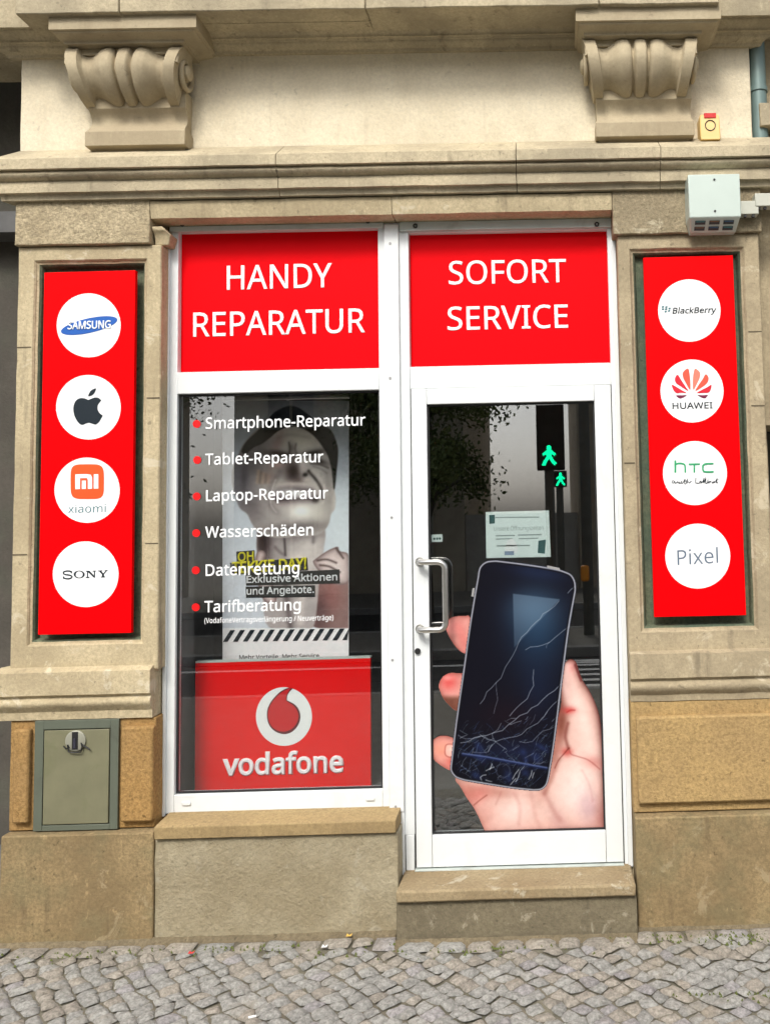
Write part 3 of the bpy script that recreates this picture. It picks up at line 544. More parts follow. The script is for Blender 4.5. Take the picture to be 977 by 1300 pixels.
# top: projecting slab and wall moulding under it
brk = [at(20, 10, -.28).x, at(151, 10, -.28).x, at(463, 10, -.28).x, at(760, 8, -.28).x, at(913, 5, -.28).x]
for k in range(4): block('cornice_slab', brk[k] + (.0016 if k else 0), brk[k + 1] - .0016, -0.28 + .003 * (k % 2), 0.1, Z(490, 10, -.28) + .002 * (k % 2), 4.1, M_CORN, bld, amp=0.004)
pf = [(-.19, 4.05), (-.19, Z(490, 18, -.19)), (-.185, Z(490, 27, -.185)), (-.145, Z(490, 29, -.145))] + \
     arc(-.14, Z(490, 32, -.14), -.10, Z(490, 46, -.10), -.012) + [(-.088, Z(490, 48, -.088)), (-.084, Z(490, 50, -.084))] + \
     arc(-.08, Z(490, 51, -.08), -.05, Z(490, 62, -.05), 0.008) + [(-.045, Z(490, 66, -.045))]
moulding('cornice', pf, -1.70, 1.54, -0.02, M_CORN, bld, ret0=0.9, ret1=0.9)
# the same cornice carried on over the neighbouring bays, set back and higher
moulding('cornice', [(y + 0.10, z + 0.075) for y, z in pf], -3.2, -1.72, 0.3, M_CORN, bld)
moulding('cornice', [(y + 0.10, z + 0.06) for y, z in pf], 1.56, 3.0, 0.3, M_CORN, bld)

def corbel(dx, name='corbel'):
    """one scroll corbel with its moulded head and its foot; dx moves it along the wall"""
    L = lambda px, py, Y: at(px, py, Y).x + dx
    head = MB()
    x0, x1 = L(62, 28, -.255), L(249, 28, -.255)
    xa, xb = L(82, 54, -.20), L(233, 54, -.20)
    zt, zb, zm, zl = Z(150, 14, -.255), Z(150, 36, -.255), Z(150, 38, -.245), Z(150, 55, -.20)
    secs = [(x0, x1, -.255, -.02, zt + 0.03), (x0, x1, -.255, -.02, zb), (x0 + .012, x1 - .012, -.245, -.02, zb - .003), (x0 + .012, x1 - .012, -.245, -.02, zm - .004)]
    for i in range(1, 8):
        t = i / 8; s = t - 0.12 * math.sin(2 * math.pi * t)
        secs.append((x0 + .012 + (xa - x0 - .012) * s, x1 - .012 + (xb - x1 + .012) * s, -.245 + .045 * s, -.02, zm - .004 + (zl - zm + .012) * t))
    secs.append((xa, xb, -.20, -.02, zl))
    head.stack(secs)
    c = head.build(name, M_CORBEL, bld)
    xc = (L(86, 80, -.20) + L(223, 80, -.20)) / 2; hw = (L(223, 80, -.20) - L(86, 80, -.20)) / 2
    zc = Z(150, 86, -.19); az = (Z(150, 60, -.19) - Z(150, 137, -.19)) / 2 * .97; ay = 0.115
    us = [0, .08, .105, .13, .155, .18, .23, .31, .40, .50, .60, .69, .75, .775, .785, 1.0]
    rs = [1.0, .985, .93, .78, .78, .92, .99, 1.0, .955, .83, .72, .70, .75, .80, 1.0, 1.0]
    body = MB(); v = []; f = []
    nu, na = 128, 40
    for i in range(nu + 1):
        u = -1 + 2 * i / nu
        r = float(np.interp(abs(u), us, rs))
        for k in range(na + 1):
            a = math.pi * (0.62 - 1.22 * k / na)      # from over the top, round the front, to underneath
            zz = az * r * math.sin(a); yy = -0.10 - ay * r * max(math.cos(a), -0.2)
            yy += max(0, -zz) * 0.22
            tap = 1.0 + 0.115 * zz / az
            v.append((xc + u * hw * tap, yy, zc + zz))
    for i in range(nu):
        for k in range(na):
            a = i * (na + 1) + k
            f.append((a, a + 1, a + na + 2, a + na + 1))
    f.append(tuple(range(na, -1, -1))); f.append(tuple(nu * (na + 1) + k for k in range(na + 1)))
    body.add(v, f)
    body.build('scroll', M_CORBEL, c, smooth=50)
    for sg in (-1, 1):                                   # the volute's eye and its rim on each cheek
        eye = MB()
        base = Vector((xc + sg * hw * 1.0, -0.115, zc + 0.01))
        turns = []
        for k in range(56):
            a = 2 * math.pi * 1.6 * k / 55; rr = 0.085 * (1 - 0.72 * k / 55)
            turns.append(base + Vector((sg * 0.004 * k / 55 * 3, -rr * math.cos(a), rr * 1.15 * math.sin(a))))
        eye.tube(turns, [0.013 * (1 - 0.3 * k / 55) for k in range(56)], 8)
        eye.tube([base + Vector((-sg * .02, 0, 0)), base + Vector((sg * 0.022, 0, 0)), base + Vector((sg * 0.03, 0, 0))], [0.034, 0.032, 0.02], 18)
        eye.build('volute', M_CORBEL, c, smooth=50)
    # back block behind the scallops
    xq0, xq1 = xc - hw * 0.93, xc + hw * 0.93
    MB().box(xq0, xq1, -0.162, -.02, Z(150, 70, -.16), zl + 0.001).build('back_block', M_CORBEL, c, bevel=0.003)
    ft = MB()
    fx0, fx1 = L(107, 175, -.12), L(234, 175, -.12)
    z1, z2, z3, z4, z5 = Z(150, 118, -.09), Z(150, 139, -.09), Z(150, 164, -.10), Z(150, 166, -.12), Z(150, 184, -.12)
    secs = [(fx0 + .004, fx1 - .004, -.10, -.02, z1), (fx0 + .004, fx1 - .004, -.10, -.02, z2)]
    for i in range(1, 7):
        t = i / 6
        secs.append((fx0 + .006, fx1 - .006, -.10 + .028 * math.sin(t * math.pi), -.02, z2 + (z3 - z2) * t))
    secs += [(fx0, fx1, -.115, -.02, z4), (fx0, fx1, -.115, -.02, z5), (fx0 + .016, fx1 - .016, -.085, -.02, z5 - .003), (fx0 + .016, fx1 - .016, -.08, -.02, z5 - .028)]
    ft.stack(secs)
    ft.build('foot', M_CORBEL, c, bevel=0.002)
    return c
corbel(0.0)
dxr = (at(747, 80, -.20).x + at(883, 80, -.20).x) / 2 - (at(86, 80, -.20).x + at(226, 80, -.20).x) / 2
corbel(dxr)

# string course over the shop front
zz = lambda py, Y: Z(490, py, Y)
sc_prof = [(-.04, zz(186, -.04) + .01), (-.175, zz(193, -.175)), (-.178, zz(206, -.178)), (-.165, zz(208, -.165))] + \
          arc(-.155, zz(209, -.155), -.150, zz(219, -.150), 0.012) + [(-.135, zz(222, -.135))] + \
          [(-.138, zz(224, -.138)), (-.140, zz(236, -.140)), (-.125, zz(238, -.125)), (-.122, zz(240, -.122)), (-.118, zz(246, -.118)), (-.10, zz(248, -.10))]
brk = [-1.655, at(352, 220, -.15).x, at(655, 220, -.15).x, at(838, 220, -.15).x, 2.9]
for k in range(4):                                                  # four lengths of stone butted together
    moulding('string_course', sc_prof, brk[k] + (.0016 if k else 0), brk[k + 1] - .0016, -0.02, M_CORN, bld, ret0=0.35 if k == 0 else 0.0, amp=.0028)
# frieze blocks and lintel
FZ0 = at(100, 310, -.1).z
block('frieze_block', -1.641, -1.075, -0.10, 0.12, FZ0, zz(246, -.1), M_PITTED, bld, amp=0.004)
block('frieze_block', at(777, 260, -.1).x, 1.52, -0.10, 0.12, at(850, 296, -.1).z, zz(246, -.1), M_PITTED_R, bld, amp=0.005)
lp = [(-.10, zz(250, -.10)), (-.098, zz(262, -.098)), (-.092, zz(272, -.092)), (-.07, zz(275, -.07)), (-.05, zz(278, -.05))]
moulding('lintel', lp, -1.073, at(497, 262, -.1).x - .0014, 0.10, M_STONE, bld, amp=0.004)
moulding('lintel', lp, at(497, 262, -.1).x + .0014, at(777, 260, -.1).x - .003, 0.10, M_STONE, bld, amp=0.004)
stp = MB().stack([(-1.075, -1.03, -.085, .1, 2.875), (-1.072, -1.02, -.085, .1, 2.86), (-1.07, -1.0, -.07, .1, 2.845), (-1.07, -1.012, -.06, .1, 2.80)])
stp.build('lintel_stop', M_STONE, bld, bevel=0.004)

def pillar(x0, x1, zt, zb, rec, mat, joints):
    """panelled pillar: front with a moulded recess; rec = (x0,x1,z0,z1) of the recess"""
    rx0, rx1, rz0, rz1 = rec
    def grid_ring(o, i, yo, yi, n=26):
        v = []; f = []
        for lo, y in ((o, yo), (i, yi)):
            X0, X1, Z0, Z1 = lo
            P = [(X0 + (X1 - X0) * t / n, Z0) for t in range(n)] + [(X1, Z0 + (Z1 - Z0) * t / n) for t in range(n)] + \
                [(X1 - (X1 - X0) * t / n, Z1) for t in range(n)] + [(X0, Z1 - (Z1 - Z0) * t / n) for t in range(n)]
            v += [wob((a, y, b), 0.003) for a, b in P]
        m = 4 * n
        for k in range(m): f.append((k, (k + 1) % m, m + (k + 1) % m, m + k))
        return v, f
    b = MB()
    ins = lambda d: (rx0 + d, rx1 - d, rz0 + d, rz1 - d)
    lv = [((x0, x1, zb, zt), 0.14), ((x0, x1, zb, zt), -.076), ((x0 + .004, x1 - .004, zb + .004, zt - .004), -.08), (ins(-.006), -.08), (ins(0), -.074), (ins(.002), -.070), (ins(.010), -.067), (ins(.017), -.060), (ins(.021), -.045), (ins(.022), -.034)]
    for k_, ((o, yo), (i, yi)) in enumerate(zip(lv, lv[1:])): b.add(*grid_ring(o, i, yo, yi), m=1 if k_ >= 6 else 0)
    p = b.build('pillar', [mat, M_RECESS], bld, smooth=30)
    q = ins(.020)
    MB().box(q[0], q[1], -.035, .02, q[2], q[3]).build('recessed_panel', M_RECESS, p)
    for (z, xa, xb) in joints:                                        # bed joints: shallow dark mortar lines
        MB().box(xa, xb, -.0822, -.07, z - .0022, z + .0022).build('bed_joint', M_JOINT, p, smooth=0)
    return p
M_JOINT = paint('mortar', (0.10, 0.08, 0.05), rough=0.95, var=0.4, vscale=40)
rl = (at(40.5, 570, -.08).x, at(183, 570, -.08).x, at(115, 817, -.08).z, at(115, 331, -.08).z)
pillar(-1.636, -1.034, FZ0 - .003, at(100, 852, -.08).z, rl, M_STONE,
       [(at(30, 441, -.08).z, -1.634, rl[0] - .01), (at(200, 505, -.08).z, rl[1] + .01, -1.036), (at(30, 704, -.08).z, -1.634, rl[0] - .01), (at(190, 690, -.08).z, rl[1] + .01, -1.036)])
rr_ = (at(807.5, 570, -.08).x, at(952, 570, -.08).x, at(870, 800, -.08).z, at(870, 316, -.08).z)
pillar(0.902, 1.508, at(850, 298, -.08).z, at(880, 826, -.08).z, rr_, M_PILLAR_R,
       [(at(960, 421, -.08).z, rr_[1] + .01, 1.505), (at(960, 515, -.08).z, rr_[1] + .01, 1.505), (at(790, 588, -.08).z, .905, rr_[0] - .01)])

# pillar bases: sloped fascia, torus, fillet
def pillar_base(px, ys, x0, x1, mat, r0, r1):
    z = lambda py, Y: at(px, py, Y).z
    a, b, c, d, e, g = ys
    prof = [(-.075, z(a, -.075)), (-.115, z(b, -.115)), (-.118, z(c, -.118)), (-.105, z(c + 1.5, -.105))] + arc(-.102, z(c + 3, -.102), -.102, z(d, -.102), 0.013) + [(-.09, z(e, -.09)), (-.088, z(g, -.088))]
    moulding('pillar_base', prof, x0, x1, 0.12, mat, bld, ret0=r0, ret1=r1, amp=0.003)
pillar_base(100, (845, 853, 882, 899, 903, 913), -1.625, -1.05, M_STONE, 0.25, 0.0)
pillar_base(880, (824, 829, 860, 878, 881, 889), 0.902, 1.53, M_PILLAR_R, 0.0, 0.1)
# lower blocks with raised panels
zl_t = at(100, 913, -.085).z - .002; zl_b = at(100, 1055, -.085).z
lower = block('lower_block', -1.628, -1.04, -0.078, 0.12, zl_b + .004, zl_t, M_ORANGE, bld)
for (a, b, c, d) in ((15, 38, 926, 1046), (153, 195, 922, 1044)):
    p0, p1 = at(a, d, -.10), at(b, c, -.10)
    block('raised_panel', p0.x, p1.x, -0.105, -0.07, p0.z, p1.z, M_ORANGE, lower, amp=0.002, bevel=0.008)
zr_t = at(880, 889, -.085).z - .002; zr_b = at(880, 1031, -.085).z
lower = block('lower_block', 0.902, 1.53, -0.085, 0.12, zr_b + .004, zr_t, M_TAN, bld)
p0, p1 = at(810, 1021, -.105), at(977, 906, -.105)
block('raised_panel', p0.x, 1.50, -0.11, -0.07, p0.z, p1.z, M_TAN, lower, amp=0.002, bevel=0.008)
block('plinth_block', -1.631, -1.024, -0.125, 0.12, -0.25, zl_b, M_BASE, bld, amp=0.003, bevel=0.006)
block('plinth_block', 0.903, 1.54, -0.135, 0.12, -0.25, zr_b, M_BASE, bld, amp=0.003, bevel=0.006)
# wall below the window, its sill, the doorstep
block('apron_wall', -1.022, -0.052, -0.115, 0.10, -0.25, 0.352, M_APRON, bld, amp=0.006, cell=0.03)
MB().stack([(-1.018, -0.056, -.132, .08, .355), (-1.018, -0.056, -.134, .08, .402), (-1.016, -0.057, -.128, .08, .407), (-1.016, -0.057, 0.0, .08, .418)]).build('window_sill', M_SILL, bld, bevel=0.003)
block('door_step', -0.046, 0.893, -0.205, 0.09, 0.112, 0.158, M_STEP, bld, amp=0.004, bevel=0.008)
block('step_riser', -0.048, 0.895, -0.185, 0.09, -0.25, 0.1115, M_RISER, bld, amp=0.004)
# side cheeks of the opening, the room inside
MB().box(-1.20, -1.042, .002, .062, .1, 3.0).build('jamb_wall', M_STONE, bld)
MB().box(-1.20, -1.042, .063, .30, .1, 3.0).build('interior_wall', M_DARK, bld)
MB().box(.897, 1.2, .002, .30, .1, 3.0).build('jamb_wall', M_STONE, bld)
room = MB()
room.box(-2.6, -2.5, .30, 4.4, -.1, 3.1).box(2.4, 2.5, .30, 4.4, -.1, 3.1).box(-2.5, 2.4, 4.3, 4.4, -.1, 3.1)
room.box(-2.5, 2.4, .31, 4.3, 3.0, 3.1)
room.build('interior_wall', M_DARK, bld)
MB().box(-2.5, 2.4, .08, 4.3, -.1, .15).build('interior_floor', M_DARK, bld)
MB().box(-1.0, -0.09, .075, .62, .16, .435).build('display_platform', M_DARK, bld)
# neighbouring bays: dark recess on the left, wall with a dark opening on the right
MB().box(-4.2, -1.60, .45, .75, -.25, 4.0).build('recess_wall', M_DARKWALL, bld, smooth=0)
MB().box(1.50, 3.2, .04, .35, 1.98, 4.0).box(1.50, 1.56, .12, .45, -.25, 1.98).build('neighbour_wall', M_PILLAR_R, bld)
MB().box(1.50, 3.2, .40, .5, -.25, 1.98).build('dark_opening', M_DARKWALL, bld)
pb = at(968, 150, -.03)
block('wall_spur', 1.545, 1.9, -0.05, 0.1, Z(968, 160, -.05), Z(968, 130, -.05), M_CORN, bld, amp=0.006)
# upper storey and the rest of the house so that the facade is not a loose screen
MB().box(-4.2, 3.2, .36, 4.6, 4.1, 9.0).box(-4.2, -2.61, .76, 4.6, -.2, 4.1).box(2.51, 3.2, .51, 4.6, -.2, 4.1).build('upper_wall', M_STONE, bld)

# downpipe beside the plaster wall
dp = root('downpipe', (at(962, 140, .02).x, .02, 2.9), 'blue green metal downpipe beside the plaster wall under the cornice', 'pipe')
pc = at(961, 100, .0)
m = MB(); m.tube([(pc.x, .0, 4.0), (pc.x, .0, Z(962, 150, 0)), (pc.x + .004, .0, 3.0)], 0.036, 20)
m.build('pipe', M_PIPE, dp, smooth=60)
m = MB(); zz_ = Z(962, 112, 0); m.tube([(pc.x, .0, zz_), (pc.x, .0, zz_ - .022)], 0.041, 20); m.build('collar', M_PIPE, dp, smooth=50)

# ---------------------------------------------------------------- shop front frame, glass
GX0, GX1 = -0.997, -0.133           # left glass opening
DX0, DX1 = 0.0, 0.862               # door leaf
fr = root('shop_window', (-0.55, 0, 0.41), 'white aluminium shop window frame with tall clear pane left of the door', 'shop window')
f = MB()
Zt, Zhead = 2.90, 2.862
f.box(-1.036, GX0, -.0, .062, .412, Zt)                                # left jamb
f.box(-0.1335, -0.001, .0, .062, .30, Zt)                              # mullion body
f.box(GX0, -0.1335, .0, .062, .412, .487)                              # bottom rail
tz0, tz1 = at(350, 497.5, 0).z, at(350, 470, 0).z
f.box(GX0, -0.1335, .0, .062, tz0, tz1)                                # transom
hz = at(350, 292, 0).z
f.box(GX0, -0.1335, .0, .062, hz, Zt)
# door side
f.box(DX1 + .004, .893, .0, .062, .15, Zt)
f.box(-.04, -.004, .0, .0605, .155, .30)
uz0, uz1 = at(650, 491, 0).z, at(650, 463, 0).z
f.box(.0, DX1 + .004, .0, .062, uz0, uz1)
f.box(.0, DX1 + .004, .0, .062, at(650, 293, 0).z, Zt)
f.build('frame', M_WHITE, fr, bevel=0.0025)
cv = MB(); cv.box(-.104, -.042, -.016, -.001, .398, 2.888); cv.box(-.066, -.042, -.012, -.0005, .143, .397)
cv.build('mullion_cover', M_WHITE, fr, bevel=0.003)
MB().box(-1.045, -1.030, -.012, -.001, .405, 2.80).build('edge_trim', M_WHITE, fr, bevel=0.002)
MB().box(.880, .9005, -.012, -.001, .15, 2.80).build('edge_trim', M_WHITE, fr, bevel=0.002)
for (a, b, py) in ((-1.03, -.107, 282), (-.036, .884, 283)):
    hb = at(400 if a < -.5 else 640, 291, -.012).z
    MB().box(a, b, -.014, -.001, hb, 2.898).build('head_rail', M_HEAD, fr, bevel=0.002)
for (x, y) in ((495, 309), (495, 480), (497, 657), (498, 838), (502, 1024)):
    c = at(x, y, -.016)
    MB().tube([(c.x, -.015, c.z), (c.x, -.0185, c.z)], .0055, 12).build('screw', M_GREYSCREW, fr)
for (x, y) in ((467, 281), (527, 287), (757, 285), (232, 285)):
    c = at(x, y, -.014)
    m = MB(); m.tube([(c.x + .008 * math.cos(k * .6), -.018, c.z + .008 * math.sin(k * .6)) for k in range(11)], .003, 6); m.build('screw', M_BLACK, fr)
for (x, y) in ((237, 1020), (470, 1014)):
    c = at(x, y, 0)
    MB().box(c.x - .018, c.x + .018, -.006, .0, c.z - .008, c.z + .008).build('weep_cap', M_WHITE, fr, bevel=0.003)
g = MB(); g.box(GX0 - .003, -.13, .028, .034, .484, tz0 + .003); g.build('pane', M_GLASS, fr, smooth=0)
gk = MB()
for (a, b, c, d) in ((GX0, GX0 + .008, .487, tz0), (-.1415, -.1335, .487, tz0), (GX0 + .008, -.1415, tz0 - .008, tz0), (GX0 + .008, -.1415, .487, .495)):
    gk.box(a, b, .018, .0275, c, d)
gk.build('gasket', M_BLACK, fr, smooth=0)

# fascia panels over window and door
def fascia(name, x0, x1, z0, z1, label, lines):
    o = root(name, ((x0 + x1) / 2, .02, z0), label, 'sign', 'red fascia signs over the shop front')
    MB().box(x0, x1, .034, .045, z0, z1).build('panel', M_RED, o, smooth=0)
    for (s, a, ay, b, by, cap) in lines:
        text('lettering', s, a, ay, b, by, cap, .0325, M_LETTER, o, bold=8)
    return o
fascia('fascia_sign', GX0, -.1335, tz1, hz, 'red sign panel with white words HANDY REPARATUR over the shop window',
       [('HANDY', 287.8, 367.8, 421, 364.3, 30), ('REPARATUR', 245.2, 427.4, 463.2, 421.6, 30)])
fascia('fascia_sign', .0, DX1 + .004, uz1, at(650, 293, 0).z, 'red sign panel with white words SOFORT SERVICE over the door',
       [('SOFORT', 569.4, 361, 718.5, 358, 29), ('SERVICE', 567.8, 419, 720.7, 415.8, 29)])

# ---------------------------------------------------------------- door
dr = root('glass_door', (DX0, 0, .165), 'white framed glass door with steel pull handle at the doorstep', 'door')
d = MB()
dz0, dz1 = .168, 2.166
gx0, gx1, gz0, gz1 = .0695, .791, at(655, 1057.5, 0).z, at(650, 511, 0).z
d.box(DX0 + .004, gx0, -.004, .055, dz0, dz1).box(gx1, DX1, -.004, .055, dz0, dz1)
d.box(gx0 + .0012, gx1 - .0012, -.004, .055, dz0, gz0).box(gx0 + .0012, gx1 - .0012, -.004, .055, gz1, dz1)
d.build('leaf_frame', M_WHITE, dr, bevel=0.002)
MB().box(DX0 - .002, DX1 + .006, .03, .05, .155, uz0 + .001).build('rebate', M_BLACK, dr, smooth=0) if False else None
gp = MB()
gp.box(-.0035, .0035, .01, .03, .16, 2.17).box(DX1 + .0005, DX1 + .0035, .01, .03, .16, 2.17).box(.0036, DX1, .01, .03, 2.1665, uz0 - .0005)
gp.box(.0036, DX1, .02, .04, .156, .1675)
gp.build('gap_dark_backing', M_BLACK, dr, smooth=0)  # black backing that colours the shade in the gaps round the leaf
MB().box(.0, DX1, -.02, .06, .1585, .1625).build('threshold', M_HEAD, dr, smooth=0)
g = MB(); g.box(gx0 - .003, gx1 + .003, .024, .030, gz0 - .003, gz1 + .003); g.build('pane', M_DOORGLASS, dr, smooth=0)
gk = MB()
for (a, b, c, e) in ((gx0, gx0 + .007, gz0, gz1), (gx1 - .007, gx1, gz0, gz1), (gx0 + .007, gx1 - .007, gz1 - .007, gz1), (gx0 + .007, gx1 - .007, gz0, gz0 + .007)):
    gk.box(a, b, .012, .0235, c, e)
gk.build('gasket', M_BLACK, dr, smooth=0)
hd = MB()
A, B = at(533, 713, 0), at(533, 798, 0)
hx = at(565, 755, -.06).x
path = [(A.x, .0, A.z), (A.x + .002, -.04, A.z)]
cen = [(A.x + .015, -.055, A.z), (hx - .03, -.06, A.z - .001)]
path += cen
for k in range(1, 7):
    a = math.pi / 2 * k / 6
    path.append((hx - .03 + .03 * math.sin(a), -.06, A.z - .001 - .03 * (1 - math.cos(a))))
for k in range(0, 7):
    a = math.pi / 2 * k / 6
    path.append((hx - .03 + .03 * math.cos(a), -.06, B.z + .03 - .03 * math.sin(a)))
path += [(B.x + .015, -.055, B.z), (B.x + .002, -.04, B.z), (B.x, .0, B.z)]
hd.tube(path, .0125, 16)
h = hd.build('handle', M_STEEL, dr, smooth=60)
for q in (A, B):
    MB().tube([(q.x, .0, q.z), (q.x, -.008, q.z)], .019, 20).build('rosette', M_STEEL, h, smooth=40)
k_ = at(530, 826.5, -.004)
MB().tube([(k_.x, -.003, k_.z), (k_.x, -.012, k_.z)], .0125, 20).build('lock_cylinder', M_BLACK, dr, smooth=40)

# ---------------------------------------------------------------- logo boards on the pillars
def arrow(name, label, corners, Y):
    P = [at(x, y, Y) for x, y in corners]
    c = sum(P, Vector()) / 4
    o = root(name, (c.x, Y, min(p.z for p in P)), label, 'sign', 'red logo boards on the pillars')
    MB().slab([p + Vector((0, .022, 0)) for p in P], .022).build('board', M_REDSIGN, o, smooth=0, bevel=0.0015)
    return o
YS = -.092
sg = arrow('logo_board', 'red board with four white logo discs including a black apple silhouette, left pillar', [(56.5, 346), (172, 343), (166.5, 803.5), (48.5, 806)], YS)
LB = sg
def disc(parent, cx, cy, r, label):
    W = YS - .0012
    loops = [circle(cx, cy, r, 56)]
    return shape('logo_disc', loops, W, M_DISC, parent, label=label)
def zm(ox, oy, pts, s=8.8818): return [(ox + x / s, oy + y / s) for x, y in pts]
YL = YS - .0024; YL2 = YS - .0036
M_BLUE = paint('blue_print', (0.010, 0.10, 0.42), rough=0.4)
M_INK = paint('dark_ink', (0.006, 0.014, 0.022), rough=0.4)
M_ORANGEP = paint('orange_print', (0.80, 0.09, 0.015), rough=0.4)
M_TEAL = paint('teal_ink', (0.06, 0.17, 0.20), rough=0.4)
M_HGREEN = paint('green_ink', (0.03, 0.33, 0.14), rough=0.4)
M_PIXEL = paint('grey_ink', (0.12, 0.16, 0.22), rough=0.4)
M_PET = [paint('petal_red', (0.62, 0.012, 0.03), rough=0.4), paint('petal_coral', (0.74, 0.09, 0.05), rough=0.4), paint('petal_pink', (0.78, 0.20, 0.14), rough=0.4), paint('petal_plum', (0.16, 0.012, 0.05), rough=0.4)]
# 1: tilted blue oval
dc = disc(sg, 112.8, 413, 40.6, 'white disc with a tilted blue oval')
ov = []
for k in range(60):
    a = 2 * math.pi * k / 60; ex, ey = 325 * math.cos(a), 82 * math.sin(a); t = R(-12.5)
    ov.append((474 + ex * math.cos(t) - ey * math.sin(t), 473 + ex * math.sin(t) + ey * math.cos(t)))
shape('oval', [zm(60, 360, ov)], YL, M_BLUE, dc)
text('lettering', 'SAMSUNG', 60 + 232 / 8.88, 360 + 515 / 8.88, 60 + 718 / 8.88, 360 + 503 / 8.88, 9.6, YL2, M_LETTER, dc, bold=26)
# 2: apple silhouette
dc = disc(sg, 112.5, 517, 41, 'white disc with a black apple silhouette')
ap = spline([(464, 332), (420, 318), (370, 318), (320, 350), (297, 420), (305, 490), (330, 550), (365, 605), (400, 615), (440, 598), (480, 594), (515, 608), (550, 612), (585, 580), (612, 540)], 5) 
ap = spline([(464, 334), (420, 317), (370, 316), (322, 346), (297, 415), (302, 490), (328, 556), (366, 604), (402, 616), (440, 599), (475, 593), (512, 604), (548, 612), (583, 586), (610, 544), (628, 512)], 5, closed=False) \
   + spline([(628, 512), (590, 480), (570, 440), (574, 390), (612, 340)], 5, closed=False) + spline([(612, 340), (580, 312), (540, 308), (500, 320), (464, 334)], 5, closed=False)
shape('silhouette', [zm(60, 470, ap)], YL, M_INK, dc)
lf = spline([(466, 293), (474, 260), (500, 225), (549, 204), (540, 245), (510, 280)], 5)
shape('leaf', [zm(60, 470, lf)], YL, M_INK, dc)
# 3: orange square
dc = disc(sg, 110.8, 622.3, 41.4, 'white disc with an orange rounded square')
sq = []
for k in range(64):
    a = 2 * math.pi * k / 64; c_, s_ = math.cos(a), math.sin(a)
    sq.append((453 + 188 * abs(c_) ** 0.42 * (1 if c_ > 0 else -1), 368 + 196 * abs(s_) ** 0.42 * (1 if s_ > 0 else -1)))
shape('square', [zm(60, 570, sq)], YL, M_ORANGEP, dc)
mi = [[(318, 285), (450, 283), (492, 290), (508, 320), (508, 448), (460, 450), (460, 350), (450, 328), (372, 330), (372, 452), (318, 454)],
      [(392, 356), (438, 355), (438, 450), (392, 452)], [(527, 284), (578, 284), (578, 446), (527, 448)]]
shape('monogram', [zm(60, 570, l) for l in mi], YL2, M_LETTER, dc)
text('lettering', 'xiaomi', 60 + 236 / 8.88, 570 + 722 / 8.88, 60 + 660 / 8.88, 570 + 712 / 8.88, 10.3, YL, M_TEAL, dc, bold=-6)
# 4: slab serif name
dc = disc(sg, 109, 729, 41.7, 'white disc with a black serif name')
sny = []
sny += [stroke(spline([(276, 418), (262, 402), (228, 398), (192, 406), (184, 424), (205, 438), (255, 446), (281, 462), (262, 482), (222, 486), (192, 478), (184, 462)], 4, closed=False), 15),
        [(270, 398), (280, 398), (280, 424), (270, 424)], [(180, 460), (190, 460), (190, 488), (180, 488)]]
oo = [(362 + 62 * math.cos(2 * math.pi * k / 36), 437 + 43 * math.sin(2 * math.pi * k / 36)) for k in range(36)]
oi = [(362 + 40 * math.cos(2 * math.pi * k / 36), 437 + 36 * math.sin(2 * math.pi * k / 36)) for k in range(36)]
shape('lettering', [zm(60, 680, oo), zm(60, 680, oi)], YL, M_INK, dc)
nn = [[(438, 396), (478, 396), (528, 448), (528, 404), (514, 404), (514, 395), (552, 394), (552, 403), (540, 404), (540, 472), (526, 472), (462, 412), (462, 466), (476, 467), (476, 477), (436, 478), (436, 468), (450, 466), (450, 405), (438, 405)]]
shape('lettering', [zm(60, 680, l) for l in nn], YL, M_INK, dc)
yy_ = [[(574, 393), (622, 391), (622, 400), (612, 401), (634, 426), (656, 399), (648, 398), (648, 390), (682, 388), (682, 397), (670, 399), (642, 434), (642, 460), (654, 461), (654, 470), (606, 472), (606, 463), (618, 461), (618, 436), (586, 402), (574, 402)]]
shape('lettering', [zm(60, 680, l) for l in yy_], YL, M_INK, dc)
for i_, l in enumerate(sny): shape('lettering', [zm(60, 680, l)], YL - .0003 * i_, M_INK, dc)

sg = arrow('logo_board', 'red board with four white logo discs including a red petal fan, right pillar', [(816, 327), (929.5, 324), (946.5, 781), (830, 783.5)], YS)
dc = disc(sg, 874.3, 394.2, 39.6, 'white disc with a small italic name and dots')
text('lettering', 'BlackBerry', 830 + 203 / 8.88, 340 + 515 / 8.88, 830 + 700 / 8.88, 340 + 505 / 8.88, 7.2, YL, M_INK, dc, bold=16, shear=0.18)
bb = []
for (x, y) in ((98, 440), (98, 466), (136, 442), (133, 466), (128, 493), (172, 458), (166, 485)):
    bb.append([(x - 11, y - 9), (x + 14, y - 9), (x + 9, y + 9), (x - 16, y + 9)])
shape('dots', [zm(830, 340, l) for l in bb], YL, M_TEAL, dc)
dc = disc(sg, 877.7, 496.4, 40, 'white disc with a fan of red petals')
pet = [([(362, 522), (300, 520), (250, 524), (215, 490), (197, 430), (260, 462), (315, 495)], 0), ([(383, 502), (300, 450), (245, 410), (232, 360), (262, 318), (310, 390), (350, 450)], 0),
       ([(402, 488), (360, 420), (325, 350), (322, 290), (378, 248), (398, 320), (406, 420)], 1), ([(440, 486), (433, 400), (440, 310), (460, 250), (512, 290), (510, 350), (478, 420)], 2),
       ([(462, 500), (500, 430), (545, 365), (578, 312), (610, 350), (598, 405), (540, 455)], 1), ([(480, 522), (540, 485), (600, 455), (642, 430), (636, 480), (610, 518), (550, 522)], 0),
       ([(366, 545), (330, 572), (295, 585), (268, 575), (246, 550), (310, 548)], 3), ([(484, 545), (545, 548), (602, 545), (580, 578), (555, 582), (520, 568)], 3)]
for l, k in pet: shape('petal', [zm(830, 440, spline(l, 4))], YL, M_PET[k], dc)
